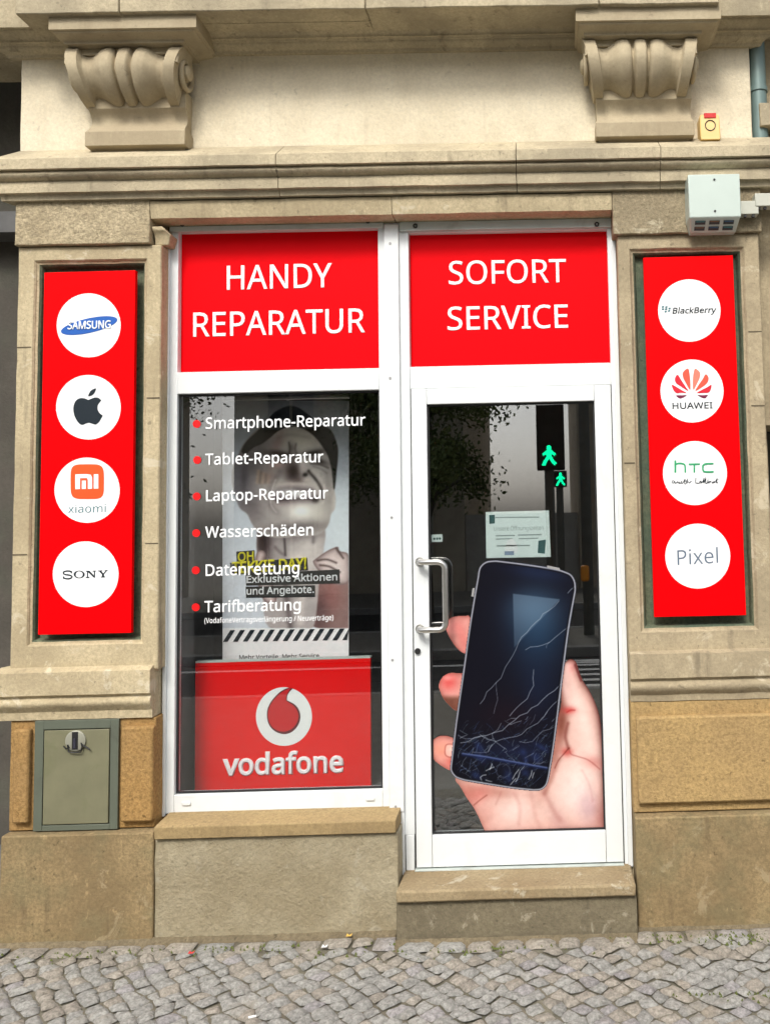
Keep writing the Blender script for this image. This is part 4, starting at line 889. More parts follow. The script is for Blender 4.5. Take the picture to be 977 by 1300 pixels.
text('lettering', 'HUAWEI', 830 + 204 / 8.88, 440 + 702 / 8.88, 830 + 656 / 8.88, 440 + 694 / 8.88, 7.6, YL, M_INK, dc, bold=14)
dc = disc(sg, 881.4, 600.6, 40.6, 'white disc with green letters over a handwritten line')
hh = [stroke([(236, 306), (236, 445)], 22), stroke(spline([(240, 352), (270, 340), (320, 344), (345, 366), (348, 445)], 4, closed=False), 19),
      stroke([(386, 350), (512, 347)], 19), stroke([(450, 352), (450, 443)], 19),
      stroke(spline([(666, 342), (590, 344), (552, 358), (546, 394), (556, 428), (600, 436), (668, 434)], 4, closed=False), 19)]
for i_, l in enumerate(hh): shape('lettering', [zm(830, 550, l)], YL - .0003 * i_, M_HGREEN, dc)
def script_word(pts, k, w=8):
    return [shape('handwriting', [zm(830, 550, stroke(spline(pts, 4, closed=False), w))], YL - .0003 * k, M_INK, dc)]
script_word([(228, 540), (206, 536), (198, 555), (214, 562), (228, 545), (222, 580), (212, 600)], 0)
script_word([(232, 545), (238, 566), (262, 545), (264, 566), (280, 548), (282, 566), (298, 560), (312, 545), (300, 548), (304, 566), (322, 560), (346, 515), (340, 566), (356, 566), (374, 512), (370, 566)], 1)
script_word([(386, 542), (392, 562), (416, 540), (404, 590), (384, 602)], 2)
script_word([(328, 540), (362, 534)], 3, 6)
script_word([(468, 500), (466, 562), (490, 548), (478, 564), (505, 562), (512, 545), (524, 540), (522, 562), (540, 545), (542, 562), (560, 500), (558, 562), (580, 498), (576, 562)], 4)
script_word([(576, 562), (592, 562), (606, 510), (602, 562), (620, 540), (622, 560), (640, 552), (634, 540), (626, 558), (646, 560), (664, 540), (658, 560), (680, 542), (682, 560), (708, 505), (700, 556), (716, 554)], 5)
script_word([(692, 528), (724, 520)], 6, 6)
dc = disc(sg, 885, 706, 41.2, 'white disc with a thin grey name')
text('lettering', 'Pixel', 859.5, 717.5, 911, 714.5, 19, YL, M_PIXEL, dc, bold=-2)

# ---------------------------------------------------------------- service list on the window pane
sl = root('window_lettering', (-.55, .026, .9), 'white list of six repair services with red dots on the shop window pane', 'lettering')
rows = [('Smartphone-Reparatur', 261, 544.5, 463.8, 540.0, 14.0, 249.8, 538.2), ('Tablet-Reparatur', 260.5, 590.2, 410.4, 586.6, 13.8, 250.4, 583.9),
        ('Laptop-Reparatur', 261.5, 636.4, 416.5, 632.6, 13.8, 249.8, 630.2), ('Wasserschäden', 260.5, 682.6, 397.8, 679.4, 13.8, 249.2, 676.8),
        ('Datenrettung', 261, 731.2, 380, 728, 14.2, 248.6, 724), ('Tarifberatung', 259.5, 777.3, 381.8, 774.6, 14.0, 248.6, 770.9)]
YG = .0268
for (s, a, ay, b, by, cap, bx, by2) in rows:
    t = text('service_line', s, a, ay, b, by, cap, YG, M_LETTER, sl, bold=14)
    shape('bullet', [circle(bx, by2, 5.0, 24)], YG, M_REDDOT, t)
text('service_line', '(VodafoneVertragsverlängerung / Neuverträge)', 259.5, 791.2, 423, 787.2, 6.6, YG, M_LETTER, sl, bold=4)

# ---------------------------------------------------------------- printed pictures: a grid of cells coloured by paint functions
def smooth(e0, e1, x):
    t = np.clip((x - e0) / (e1 - e0), 0, 1)
    return t * t * (3 - 2 * t)

class Raster:
    """colour field over a rectangle given in the coordinates of an enlarged view of the print"""
    def __init__(s, x0, x1, y0, y1, step):
        s.xs = np.arange(x0, x1 + .01, step); s.ys = np.arange(y0, y1 + .01, step)
        s.X, s.Y = np.meshgrid(s.xs, s.ys)
        s.rgb = np.zeros(s.X.shape + (3,)); s.a = np.zeros(s.X.shape)
    def sd(s, poly):
        """signed distance to a polygon, negative inside"""
        P = np.array(poly, float); d = np.full(s.X.shape, 1e9); ins = np.zeros(s.X.shape, bool)
        for i in range(len(P)):
            a, b = P[i], P[(i + 1) % len(P)]
            e = b - a; wx, wy = s.X - a[0], s.Y - a[1]
            t = np.clip((wx * e[0] + wy * e[1]) / max(e @ e, 1e-9), 0, 1)
            d = np.minimum(d, (wx - t * e[0])**2 + (wy - t * e[1])**2)
            c = ((a[1] <= s.Y) & (b[1] > s.Y)) | ((b[1] <= s.Y) & (a[1] > s.Y))
            with np.errstate(divide='ignore', invalid='ignore'):
                xi = a[0] + (s.Y - a[1]) / (e[1] if e[1] else 1e-9) * e[0]
            ins ^= c & (s.X < xi)
        d = np.sqrt(d)
        return np.where(ins, -d, d)
    def line(s, pts):
        d = np.full(s.X.shape, 1e9)
        for a, b in zip(pts, pts[1:]):
            a, b = np.array(a, float), np.array(b, float); e = b - a
            wx, wy = s.X - a[0], s.Y - a[1]
            t = np.clip((wx * e[0] + wy * e[1]) / max(e @ e, 1e-9), 0, 1)
            d = np.minimum(d, (wx - t * e[0])**2 + (wy - t * e[1])**2)
        return np.sqrt(d)
    def blob(s, x, y, rx, ry, ang=0):
        c, n = math.cos(R(ang)), math.sin(R(ang))
        u = (s.X - x) * c + (s.Y - y) * n; v = -(s.X - x) * n + (s.Y - y) * c
        return np.exp(-((u / rx)**2 + (v / ry)**2))
    def mix(s, w, c):
        w = np.clip(w, 0, 1)[..., None]; s.rgb = s.rgb * (1 - w) + np.array(c, float) * w
    def mul(s, w, k):
        s.rgb = s.rgb * (1 - np.clip(w, 0, 1) * (1 - k))[..., None]
    def noise(s, sc, amp, seed):
        rs = np.random.RandomState(seed)
        h, w = s.X.shape; g = rs.rand(h // sc + 3, w // sc + 3)
        yi, xi = np.arange(h) / sc, np.arange(w) / sc
        y0, x0 = yi.astype(int), xi.astype(int); fy, fx = smooth(0, 1, yi - y0)[:, None], smooth(0, 1, xi - x0)[None]
        n = g[y0][:, x0] * (1 - fy) * (1 - fx) + g[y0 + 1][:, x0] * fy * (1 - fx) + g[y0][:, x0 + 1] * (1 - fy) * fx + g[y0 + 1][:, x0 + 1] * fy * fx
        return (n - .5) * 2 * amp
    def mesh(s, name, mat, parent, topx, Y, mask=None, label=None):
        """topx: enlarged view -> photograph pixels (ox, oy, scale); colours are sRGB"""
        ox, oy, k = topx
        h, w = s.X.shape
        px, py = ox + s.X / k, oy + s.Y / k
        f_, r_, u_ = np.array(_f), np.array(_r), np.array(_u)
        d = f_ + r_ * ((px - CX) / FPX)[..., None] - u_ * ((py - CY) / FPX)[..., None]
        t = (Y - CAMY) / d[..., 1]
        off = world_loc(parent)
        co = np.stack([CAMX + t * d[..., 0] - off.x, np.full(t.shape, Y - off.y), CAMZ + t * d[..., 2] - off.z], -1).reshape(-1, 3)
        idx = np.arange(h * w).reshape(h, w)
        q = np.stack([idx[1:, :-1], idx[1:, 1:], idx[:-1, 1:], idx[:-1, :-1]], -1).reshape(-1, 4)
        rgb = s.rgb.reshape(-1, 3)
        if mask is not None:
            mk = mask.reshape(-1)
            q = q[mk[q].sum(1) >= 2]
            use = np.unique(q); remap = -np.ones(h * w, int); remap[use] = np.arange(len(use))
            q = remap[q]; co = co[use]; rgb = rgb[use]
        me = bpy.data.meshes.new(name)
        me.vertices.add(len(co)); me.vertices.foreach_set('co', co.ravel())
        me.loops.add(len(q) * 4); me.loops.foreach_set('vertex_index', q.ravel().astype(np.int32))
        me.polygons.add(len(q)); me.polygons.foreach_set('loop_start', np.arange(0, len(q) * 4, 4, dtype=np.int32))
        me.update(calc_edges=True)
        at_ = me.color_attributes.new('print', 'FLOAT_COLOR', 'POINT')
        lin = np.clip(rgb, 0, 1); lin = np.where(lin <= .04045, lin / 12.92, ((lin + .055) / 1.055)**2.4)
        at_.data.foreach_set('color', np.concatenate([lin, np.ones((len(lin), 1))], 1).ravel())
        me.materials.append(mat)
        o = bpy.data.objects.new(name, me); COL.objects.link(o); o.parent = parent
        if label: o['label'] = label
        return o
M_PRINT = vcol('printed_picture', rough=0.45)

# ---- sticker on the door: a hand holding a phone with a cracked screen
st = root('door_sticker', (.5, .022, .3), 'large sticker of a hand holding a black smartphone with cracked screen on the door glass', 'sticker')
TZ = (510, 690, 3.0233)
ra = Raster(105, 782, 270, 1112, 2.0)
palm = [(240, 760), (222, 860), (205, 905), (225, 935), (248, 975), (276, 1015), (300, 1062), (322, 1112), (779, 1104), (779, 985), (774, 860), (768, 740), (752, 645), (722, 572), (694, 528), (678, 490), (668, 458), (651, 445), (632, 451), (620, 478), (612, 560), (606, 640), (560, 700), (400, 760)]
palm = spline(palm[:7], 5, closed=False) + [palm[7], palm[8]] + spline(palm[8:], 5, closed=False)
fin1 = spline([(262, 284), (240, 279), (205, 281), (180, 291), (168, 318), (176, 346), (192, 376), (214, 404), (236, 420), (262, 420), (280, 350)], 5)
fin2 = spline([(240, 505), (215, 499), (180, 499), (155, 514), (142, 545), (150, 574), (160, 596), (180, 620), (205, 640), (235, 640), (245, 570)], 5)
fin3 = spline([(205, 752), (170, 739), (138, 742), (114, 762), (111, 795), (124, 830), (150, 852), (185, 870), (215, 862), (228, 835), (235, 805), (222, 775)], 5)
sp, s1, s2, s3 = ra.sd(palm), ra.sd(fin1), ra.sd(fin2), ra.sd(fin3)
base = (0.905, 0.745, 0.705)
ra.rgb[:] = base
# palm modelling
ra.mix(smooth(-4, -70, sp) * 0.55, (0.955, 0.845, 0.815))
ra.mix(ra.blob(690, 900, 85, 120, 20) * 0.9, (0.985, 0.90, 0.875))
ra.mix(ra.blob(420, 1040, 120, 60) * 0.7, (0.96, 0.855, 0.83))
ra.mix(ra.blob(655, 560, 28, 80, -12) * 0.8, (0.985, 0.86, 0.83))
ra.mix(ra.blob(700, 680, 40, 110, -14) * 0.7, (0.975, 0.86, 0.83))
ra.mix(ra.blob(652, 470, 22, 26) * 0.7, (0.94, 0.66, 0.65))
ra.mix(ra.blob(590, 690, 26, 60) * 0.75, (0.80, 0.58, 0.53))
ra.mix(ra.blob(560, 840, 24, 130, 12) * 0.55, (0.80, 0.58, 0.53))
ra.mix(ra.blob(330, 950, 140, 26, 6) * 0.55, (0.78, 0.55, 0.50))
ra.mix(ra.blob(250, 960, 26, 40, -30) * 0.4, (0.83, 0.55, 0.50))
ra.mix(ra.blob(765, 1060, 30, 70) * 0.6, (0.78, 0.55, 0.52))
ra.mix(ra.blob(500, 1080, 160, 30) * 0.3, (0.92, 0.76, 0.72))
edge = np.exp(-np.clip(-sp, 0, 99) / 10)
ra.mix(edge * 0.55, (0.70, 0.46, 0.43))
ra.mix(np.exp(-np.clip(779 - ra.X, 0, 99) / 16) * smooth(1120, 560, ra.Y) * .45 + np.exp(-np.clip(-sp, 0, 99) / 9) * smooth(560, 640, ra.X) * .55, (0.36, 0.22, 0.22))
ra.mix(np.exp(-(ra.line([(632, 470), (622, 540), (640, 620)]) / 16)**2) * .55, (1.0, 0.90, 0.88))
ra.mix(np.exp(-(ra.line([(672, 600), (700, 690), (730, 800)]) / 30)**2) * .55, (1.0, 0.90, 0.87))
ra.mix(ra.blob(612, 690, 22, 75, 4) * .85, (0.62, 0.40, 0.35)); ra.mix(ra.blob(585, 800, 20, 70, 10) * .6, (0.72, 0.48, 0.43))
ra.mix(ra.blob(640, 640, 26, 14) * .7, (0.88, 0.36, 0.36)); ra.mix(ra.blob(632, 800, 22, 18) * .75, (0.86, 0.40, 0.38)); ra.mix(ra.blob(735, 840, 40, 26, 20) * .45, (0.85, 0.52, 0.50))
ra.mix(ra.blob(290, 965, 46, 34, -20) * .5, (0.90, 0.55, 0.52)); ra.mix(ra.blob(320, 1050, 40, 60, 20) * .4, (0.86, 0.62, 0.58))
ra.mix(ra.blob(440, 1010, 40, 60, 10) * .5, (1.0, 0.92, 0.90)); ra.mix(ra.blob(660, 960, 60, 70, 10) * .5, (1.0, 0.93, 0.92)); ra.mix(ra.blob(600, 1060, 30, 50, -30) * .35, (0.80, 0.62, 0.62))
ra.mix(ra.blob(715, 1010, 40, 60) * .45, (0.80, 0.68, 0.74))
for pts, w, st_, c in (([(640, 785), (622, 806), (600, 832), (586, 862)], 2.6, .55, (0.55, 0.28, 0.26)), ([(640, 785), (648, 808), (676, 818), (716, 832), (758, 866)], 3, .4, (0.70, 0.36, 0.34)),
                       ([(632, 648), (646, 640), (662, 640)], 3, .5, (0.74, 0.26, 0.26)), ([(276, 1004), (300, 984), (325, 966)], 3, .45, (0.62, 0.34, 0.30)),
                       ([(430, 960), (452, 1010), (448, 1075)], 9, .22, (0.78, 0.55, 0.52)), ([(545, 955), (570, 1005), (605, 1060)], 11, .3, (0.76, 0.54, 0.52)), ([(495, 960), (508, 1030), (532, 1100)], 10, .2, (0.80, 0.60, 0.57)),
                       ([(636, 690), (626, 740), (638, 785)], 7, .5, (0.58, 0.33, 0.30)), ([(664, 466), (676, 500), (686, 526)], 5, .6, (0.50, 0.26, 0.26)), ([(600, 830), (560, 930), (545, 960)], 10, .35, (0.70, 0.46, 0.42)),
                       ([(380, 955), (360, 1000)], 5, .2, (0.75, 0.5, 0.48)), ([(690, 870), (720, 930), (730, 990)], 5, .15, (0.8, 0.55, 0.55))):
    ra.mix(np.exp(-(ra.line(spline(pts, 4, closed=False)) / w)**2) * st_, c)
def finger(sdist, cx, cy, tipc):
    w = smooth(2, -2, sdist)
    ra.mix(w, (0.93, 0.71, 0.68))
    ra.mix(w * np.exp(-np.clip(-sdist, 0, 99) / 9) * 0.6, (0.66, 0.36, 0.33))
    ra.mix(w * ra.blob(cx, cy, 34, 34) * 0.9, tipc)
finger(s2, 180, 530, (0.95, 0.47, 0.46)); ra.mix(smooth(2, -2, s2) * smooth(575, 600, ra.Y) * .75, (0.52, 0.36, 0.30))
ra.mix(smooth(2, -2, s2) * ra.blob(175, 516, 22, 10) * .7, (0.99, 0.72, 0.70))
finger(s1, 205, 320, (0.96, 0.66, 0.64)); ra.mix(smooth(2, -2, s1) * ra.blob(235, 370, 22, 60, -15) * .6, (0.93, 0.56, 0.54))
finger(s3, 150, 790, (0.99, 0.70, 0.62)); ra.mix(smooth(2, -2, s3) * ra.blob(205, 835, 34, 20, -20) * .8, (0.90, 0.42, 0.38))
nail = ra.sd(spline([(165, 790), (172, 772), (198, 772), (222, 784), (229, 800), (214, 814), (186, 820), (168, 812)], 4))
ra.mix(smooth(2, -2, nail) * .85, (0.985, 0.80, 0.76)); ra.mix(np.exp(-(nail / 3)**2) * .5, (0.70, 0.38, 0.34))
ra.mix(ra.blob(200, 790, 18, 7) * smooth(2, -4, nail) * .7, (1, 0.93, 0.90))
ra.rgb = np.clip(ra.rgb, 0, 1) ** 1.25 * .87
ra.rgb = np.clip((ra.rgb - .6) * 1.18 + .6, 0, 1)
ra.rgb = ra.rgb * .86 + ra.rgb.mean(-1, keepdims=True) * .14 * np.array((1.03, 1.0, .95))
ra.rgb += ra.noise(14, .018, 5)[..., None] * np.array((1, .7, .7))
ra.rgb += ra.noise(7, .012, 1)[..., None] + ra.noise(2, .008, 2)[..., None]
hand_mask = (np.minimum(np.minimum(sp, s1), np.minimum(s2, s3)) < 0)
ra.mesh('hand', M_PRINT, st, TZ, .0205, mask=hand_mask)
# a dark seam of print along the hand's right edge
ph = Raster(178, 680, 55, 960, 2.0)
body = spline([(289, 130), (297, 92), (322, 69), (360, 64)], 6, closed=False) + spline([(360, 64), (460, 76), (560, 91), (612, 102)], 4, closed=False) + \
       spline([(612, 102), (648, 118), (665, 148), (667, 182)], 6, closed=False) + spline([(667, 182), (640, 335), (611, 560), (586, 760), (566, 888)], 4, closed=False) + \
       spline([(566, 888), (556, 925), (535, 945), (505, 949)], 6, closed=False) + spline([(505, 949), (420, 940), (330, 926), (240, 911)], 4, closed=False) + \
       spline([(240, 911), (205, 898), (186, 872), (187, 840)], 6, closed=False) + spline([(187, 840), (205, 690), (235, 480), (262, 290), (289, 130)], 4, closed=False)
b_ = ph.sd(body)
ph.rgb[:] = (0.05, 0.05, 0.095)
ph.mix(smooth(500, 900, ph.Y) * .7, (0.045, 0.05, 0.085))
ph.mix(ph.blob(520, 330, 110, 150) * .6, (0.16, 0.30, 0.43)); ph.mix(ph.blob(500, 250, 95, 75) * .45, (0.33, 0.46, 0.58))
ph.mix(ph.blob(520, 110, 110, 30, 8) * .5, (0.13, 0.19, 0.33)); ph.mix(ph.blob(520, 560, 70, 120) * .4, (0.10, 0.16, 0.28))
ph.mix(ph.blob(400, 660, 120, 70) * .35, (0.15, 0.06, 0.09)); ph.mix(ph.blob(430, 800, 140, 50) * .4, (0.13, 0.17, 0.33))
sheen = ph.sd([(425, 192), (606, 214), (430, 400)])
ph.mix(smooth(2, -3, sheen) * (0.30 + .2 * smooth(400, 190, ph.Y)), (0.45, 0.55, 0.64))
cr = random.Random(5)
def crack(pts, w=1.7, s=.75, c=(0.72, 0.76, 0.82), jit=5):
    q = []
    for a, b in zip(pts, pts[1:]):
        n = max(2, int(math.hypot(b[0] - a[0], b[1] - a[1]) / 22))
        for k in range(n):
            t = k / n
            q.append((a[0] + (b[0] - a[0]) * t + cr.uniform(-jit, jit) * (k > 0), a[1] + (b[1] - a[1]) * t + cr.uniform(-jit, jit) * (k > 0)))
    q.append(pts[-1])
    ph.mix(np.exp(-(ph.line(q) / (w * .62))**2) * s * .66, c)
crack([(602, 220), (540, 270), (480, 340), (445, 385), (425, 430), (390, 490), (360, 535), (325, 570), (300, 615)], 2.0, .8)
crack([(360, 535), (367, 600), (352, 652)], 1.8, .6); crack([(664, 165), (636, 190)], 2.2, .9); crack([(642, 318), (600, 350), (565, 380), (520, 395), (474, 408)], 2.2, .8)
crack([(505, 484), (505, 545), (480, 596), (440, 630), (413, 662)], 2.2, .85); crack([(608, 540), (560, 580), (520, 620), (480, 650), (430, 680), (385, 718), (300, 740), (225, 765)], 2.4, .9)
crack([(565, 378), (553, 402)], 1.6, .6)
crack([(600, 600), (560, 640), (520, 690), (440, 740), (360, 760), (300, 735)], 2.2, .8); crack([(590, 700), (540, 720), (500, 760), (450, 760)], 2, .7); crack([(360, 760), (330, 800), (270, 800)], 2, .7)
crack([(215, 735), (245, 750), (300, 740)], 2, .7); crack([(380, 690), (345, 730), (360, 762), (400, 790)], 2, .7)
for k in range(330):
    y = 935 - 260 * cr.random() ** 1.5; x = cr.uniform(200, 590)
    if b_[min(int((y - 55) / 2), ph.X.shape[0] - 1), min(int((x - 178) / 2), ph.X.shape[1] - 1)] > -16: continue
    a = cr.choice((-.65, -.8, -.5, .75, 2.4, -1.1)) + cr.uniform(-.3, .3); l = cr.uniform(10, 46)
    crack([(x, y), (x + l * math.cos(a), y + l * math.sin(a))], cr.uniform(.9, 2.2), cr.uniform(.2, .8), cr.choice(((0.7, .74, .8), (0.45, .54, .70), (0.66, .74, .78), (.30, .40, .58), (.25, .36, .40))), 4)
for k in range(9):
    ph.mix(ph.blob(cr.uniform(230, 560), cr.uniform(740, 900), cr.uniform(10, 30), cr.uniform(8, 18), cr.uniform(0, 90)) * .5, (0.16, 0.22, 0.42))
for l in ([(306, 918), (300, 898), (322, 888)], [(322, 908), (344, 914)], [(345, 846), (336, 868)], [(322, 872), (352, 858)], [(412, 930), (436, 902)], [(424, 904), (448, 868)], [(436, 914), (452, 876)], [(486, 905), (498, 872)], [(500, 900), (506, 880)]):
    crack(l, 3.0, .9, (0.84, 0.87, 0.90), 3)
ph.mix(np.exp(-(ph.line([(232, 806), (330, 820), (450, 842), (562, 862)]) / 3.5)**2) * .9, (0.36, 0.42, 0.60))
ph.mix(np.exp(-(ph.line([(232, 811), (330, 825), (450, 847), (562, 867)]) / 5)**2) * .5, (0.08, 0.13, 0.30))
ph.mix(np.exp(-(np.abs(np.hypot(ph.X - 388, ph.Y - 872) - 26) / 2.2)**2) * .5, (0.30, 0.33, 0.40))
rim = np.exp(-((b_ + 3.5) / 3.2)**2)
ph.rgb *= .9
ph.mix(rim * .95, (0.62, 0.63, 0.67)); ph.mix(np.exp(-((b_ + 10) / 3)**2) * .8, (0.05, 0.05, 0.07))
ph.mesh('phone', M_PRINT, st, TZ, .0192, mask=b_ < 0)
shape('phone_button', [[(TZ[0] + x / TZ[2], TZ[1] + y / TZ[2]) for x, y in [(556, 84), (604, 94), (606, 103), (557, 93)]]], .0190, M_GREYSCREW, st)
shape('phone_button', [[(TZ[0] + x / TZ[2], TZ[1] + y / TZ[2]) for x, y in [(270, 172), (279, 170), (275, 204), (266, 203)]]], .0190, M_GREYSCREW, st)

# ---- paper notice and the small card behind the door pane
M_PAPER = paint('mint_paper', (0.74, 0.84, 0.81), rough=0.6, var=0.03)
nt_ = root('opening_hours_notice', (at(657, 700, .033).x, .033, at(657, 708, .033).z), 'pale mint opening hours paper taped inside the door glass above the phone sticker', 'notice')
YN = .0335
MB().slab([at(x, y, YN + .0008) for x, y in ((616, 650), (696.3, 648), (698.6, 707), (616.9, 708.5))], .0008).build('sheet', M_PAPER, nt_, smooth=0)
M_GREYINK = paint('faded_ink', (0.30, 0.37, 0.36), rough=0.6)
M_TEALP = paint('teal_picture', (0.012, 0.10, 0.10), rough=0.5)
text('lettering', 'Unsere Öffnungszeiten', 626.5, 674, 689.5, 672.4, 5.4, YN - .0006, M_GREYINK, nt_, bold=-4)
for (x0, x1, y, h_) in ((628, 684, 657, 1.3), (629, 653, 680.3, 1.5), (657, 687, 679.3, 1.5), (629, 650, 684.4, 1.3), (658, 683, 683.8, 1.3), (630, 672, 693, 1.6)):
    shape('text_line', [[(x0, y - h_ / 2), (x1, y - h_ / 2 - .6), (x1, y + h_ / 2 - .6), (x0, y + h_ / 2)]], YN - .0006, M_GREYINK, nt_)
for l in ([(620.5, 654), (627.5, 653.4), (627.8, 664.5), (620.8, 665)], [(683, 686.5), (692.5, 685), (691, 703), (682, 702)]):
    shape('picture', [l], YN - .0006, M_TEALP, nt_)
shape('picture', [[(640, 700), (652, 699.6), (652, 704.5), (640, 704.8)]], YN - .0007, paint('blue_grey_print', (0.22, 0.30, 0.42)), nt_)
shape('picture', [spline([(641, 699), (643, 688), (648, 683.5), (654, 688), (657, 700), (650, 702)], 4)], YN - .0006, paint('white_print', (0.85, 0.87, 0.86)), nt_)
cdn = root('small_card', (at(554, 690, .04).x, .04, at(554, 689, .04).z), 'small pale card with dark dots low behind the left edge of the door glass', 'card')
MB().slab([at(x, y, .041) for x, y in ((547.3, 678.8), (561.2, 678.2), (561.4, 687.6), (547.5, 688.2))], .001).build('sheet', M_PAPER, cdn, smooth=0)
shape('print', [circle(551, 684, 1.5, 12), circle(554.6, 683.8, 1.5, 12), circle(558, 683.7, 1.5, 12)], .0395, M_TEALP, cdn)

# ---- roll-up banner inside the window
YB = .36
rb = root('roll_up_banner', (at(363, 850, YB).x, YB, .436), 'roll-up banner with grimacing man printed on it, inside the window behind the red panel', 'banner')
TB = (210, 480, 977 / 290)
bn = Raster(245, 784, 98, 1240, 3.0)
T = bn
T.rgb[:] = (0.62, 0.655, 0.70)
T.mix(smooth(100, 900, T.Y) * .5, (0.74, 0.76, 0.79)); T.mix(smooth(300, 100, T.Y) * .5, (0.50, 0.51, 0.53))
C_ = lambda pts: [(242.6 + x * .5655, 84.2 + y * .5655) for x, y in pts]
W = lambda p, e=4: smooth(e, -e, T.sd(p))
def B_(x, y, rx, ry, s, c, a=0, m=1.0):
    q = C_([(x, y)])[0]; T.mix(m * T.blob(q[0], q[1], rx * .5655, ry * .5655, a) * s, c)
def L_(pts, w, s, c): T.mix(np.exp(-(T.line(spline(C_(pts), 5, closed=False)) / (w * .5655))**2) * s, c)
B_(880, 1000, 160, 500, .55, (0.74, 0.79, 0.80)); B_(60, 480, 130, 260, .5, (0.66, 0.71, 0.76)); B_(480, -20, 700, 120, .7, (0.40, 0.40, 0.41))
head = spline(C_([(500, 68), (400, 112), (330, 185), (240, 262), (165, 345), (130, 415), (85, 520), (76, 620), (92, 720), (132, 830), (190, 880), (225, 950), (290, 1030), (420, 1060), (560, 1050), (690, 1045), (765, 1010), (805, 950), (822, 880), (850, 838), (856, 760), (848, 680), (858, 560), (868, 450), (868, 360), (822, 255), (740, 205), (640, 125), (570, 78)]), 5)
neck = spline(C_([(270, 860), (266, 1000), (262, 1160), (300, 1300), (330, 1700), (480, 1760), (620, 1760), (700, 1700), (740, 1300), (765, 1150), (765, 980), (560, 900)]), 5)
shoulder = spline([(640, 800), (700, 780), (784, 770), (790, 1062), (640, 1066), (600, 1000)], 5)
T.mix(W(shoulder), (0.55, 0.43, 0.41)); T.mix(W(shoulder) * T.blob(700, 930, 60, 90) * .8, (0.62, 0.38, 0.36)); T.mix(W(shoulder) * T.blob(660, 1000, 40, 90) * .6, (0.35, 0.25, 0.25))
nw = W(neck, 5)
T.mix(nw, (0.62, 0.58, 0.57)); B_(310, 1050, 62, 220, .95, (0.22, 0.15, 0.16), 0, nw); B_(660, 1150, 110, 260, .7, (0.78, 0.74, 0.71), 0, nw); B_(520, 1010, 240, 60, .8, (0.34, 0.29, 0.30), 0, nw)
B_(560, 1220, 60, 60, .6, (0.80, 0.75, 0.72), 0, nw); L_([(470, 1060), (474, 1120), (478, 1190)], 10, .5, (0.16, 0.12, 0.13)); L_([(400, 1130), (440, 1170), (470, 1190)], 14, .25, (0.22, 0.16, 0.17)); L_([(690, 960), (692, 1030), (690, 1090)], 16, .45, (0.36, 0.32, 0.33)); L_([(590, 1220), (610, 1400), (590, 1700)], 30, .4, (0.82, 0.77, 0.74)); L_([(470, 1250), (480, 1450), (520, 1750)], 26, .5, (0.28, 0.22, 0.23))
hw = W(head, 5)
T.mix(hw, (0.66, 0.625, 0.60))
B_(120, 620, 110, 260, .9, (0.44, 0.45, 0.50), 8, hw); B_(250, 420, 120, 200, .85, (0.40, 0.36, 0.37), 20, hw); B_(210, 800, 110, 200, .75, (0.38, 0.34, 0.36), -20, hw); B_(165, 620, 26, 120, .5, (0.26, 0.24, 0.28), 5, hw)
B_(600, 330, 150, 90, .85, (0.80, 0.77, 0.70), 10, hw); B_(420, 340, 40, 90, .5, (0.62, 0.42, 0.39), 20, hw); B_(700, 560, 120, 150, .55, (0.76, 0.73, 0.69), 0, hw); B_(800, 700, 40, 240, .55, (0.52, 0.49, 0.47), 0, hw)
# brows, screwed-up eyes, nose
B_(430, 425, 95, 26, .9, (0.17, 0.13, 0.13), 8, hw); B_(690, 418, 90, 24, .9, (0.18, 0.14, 0.14), -12, hw); B_(525, 385, 26, 46, .55, (0.34, 0.29, 0.28), 0, hw)
L_([(505, 340), (512, 380), (506, 430)], 9, .55, (0.26, 0.21, 0.21)); L_([(558, 350), (552, 390), (565, 430)], 9, .45, (0.30, 0.25, 0.24)); L_([(420, 300), (520, 280), (660, 300)], 16, .18, (0.42, 0.38, 0.36))
B_(420, 510, 66, 30, .8, (0.76, 0.58, 0.54), 0, hw); L_([(350, 490), (420, 482), (480, 492)], 9, .6, (0.22, 0.16, 0.16)); B_(728, 478, 66, 22, .85, (0.20, 0.16, 0.17), 18, hw); L_([(670, 500), (740, 506), (800, 530)], 9, .5, (0.30, 0.25, 0.25)); L_([(690, 520), (750, 540), (790, 570)], 9, .35, (0.40, 0.35, 0.35))
B_(538, 560, 62, 85, .95, (0.25, 0.17, 0.17), 0, hw); B_(610, 520, 34, 60, .8, (0.82, 0.76, 0.73), -8, hw); B_(575, 625, 60, 22, .6, (0.36, 0.26, 0.25), 0, hw); B_(628, 582, 20, 15, .95, (0.06, 0.04, 0.05), -20, hw); B_(640, 620, 34, 18, .6, (0.80, 0.74, 0.70), 0, hw)
for k in range(5): L_([(275 + 20 * k, 556 + 9 * k), (264 + 21 * k, 640)], 13, .4, (0.80, 0.62, 0.44) if k % 2 == 0 else (0.45, 0.34, 0.28))
B_(360, 590, 50, 60, .5, (0.60, 0.46, 0.42), 0, hw)
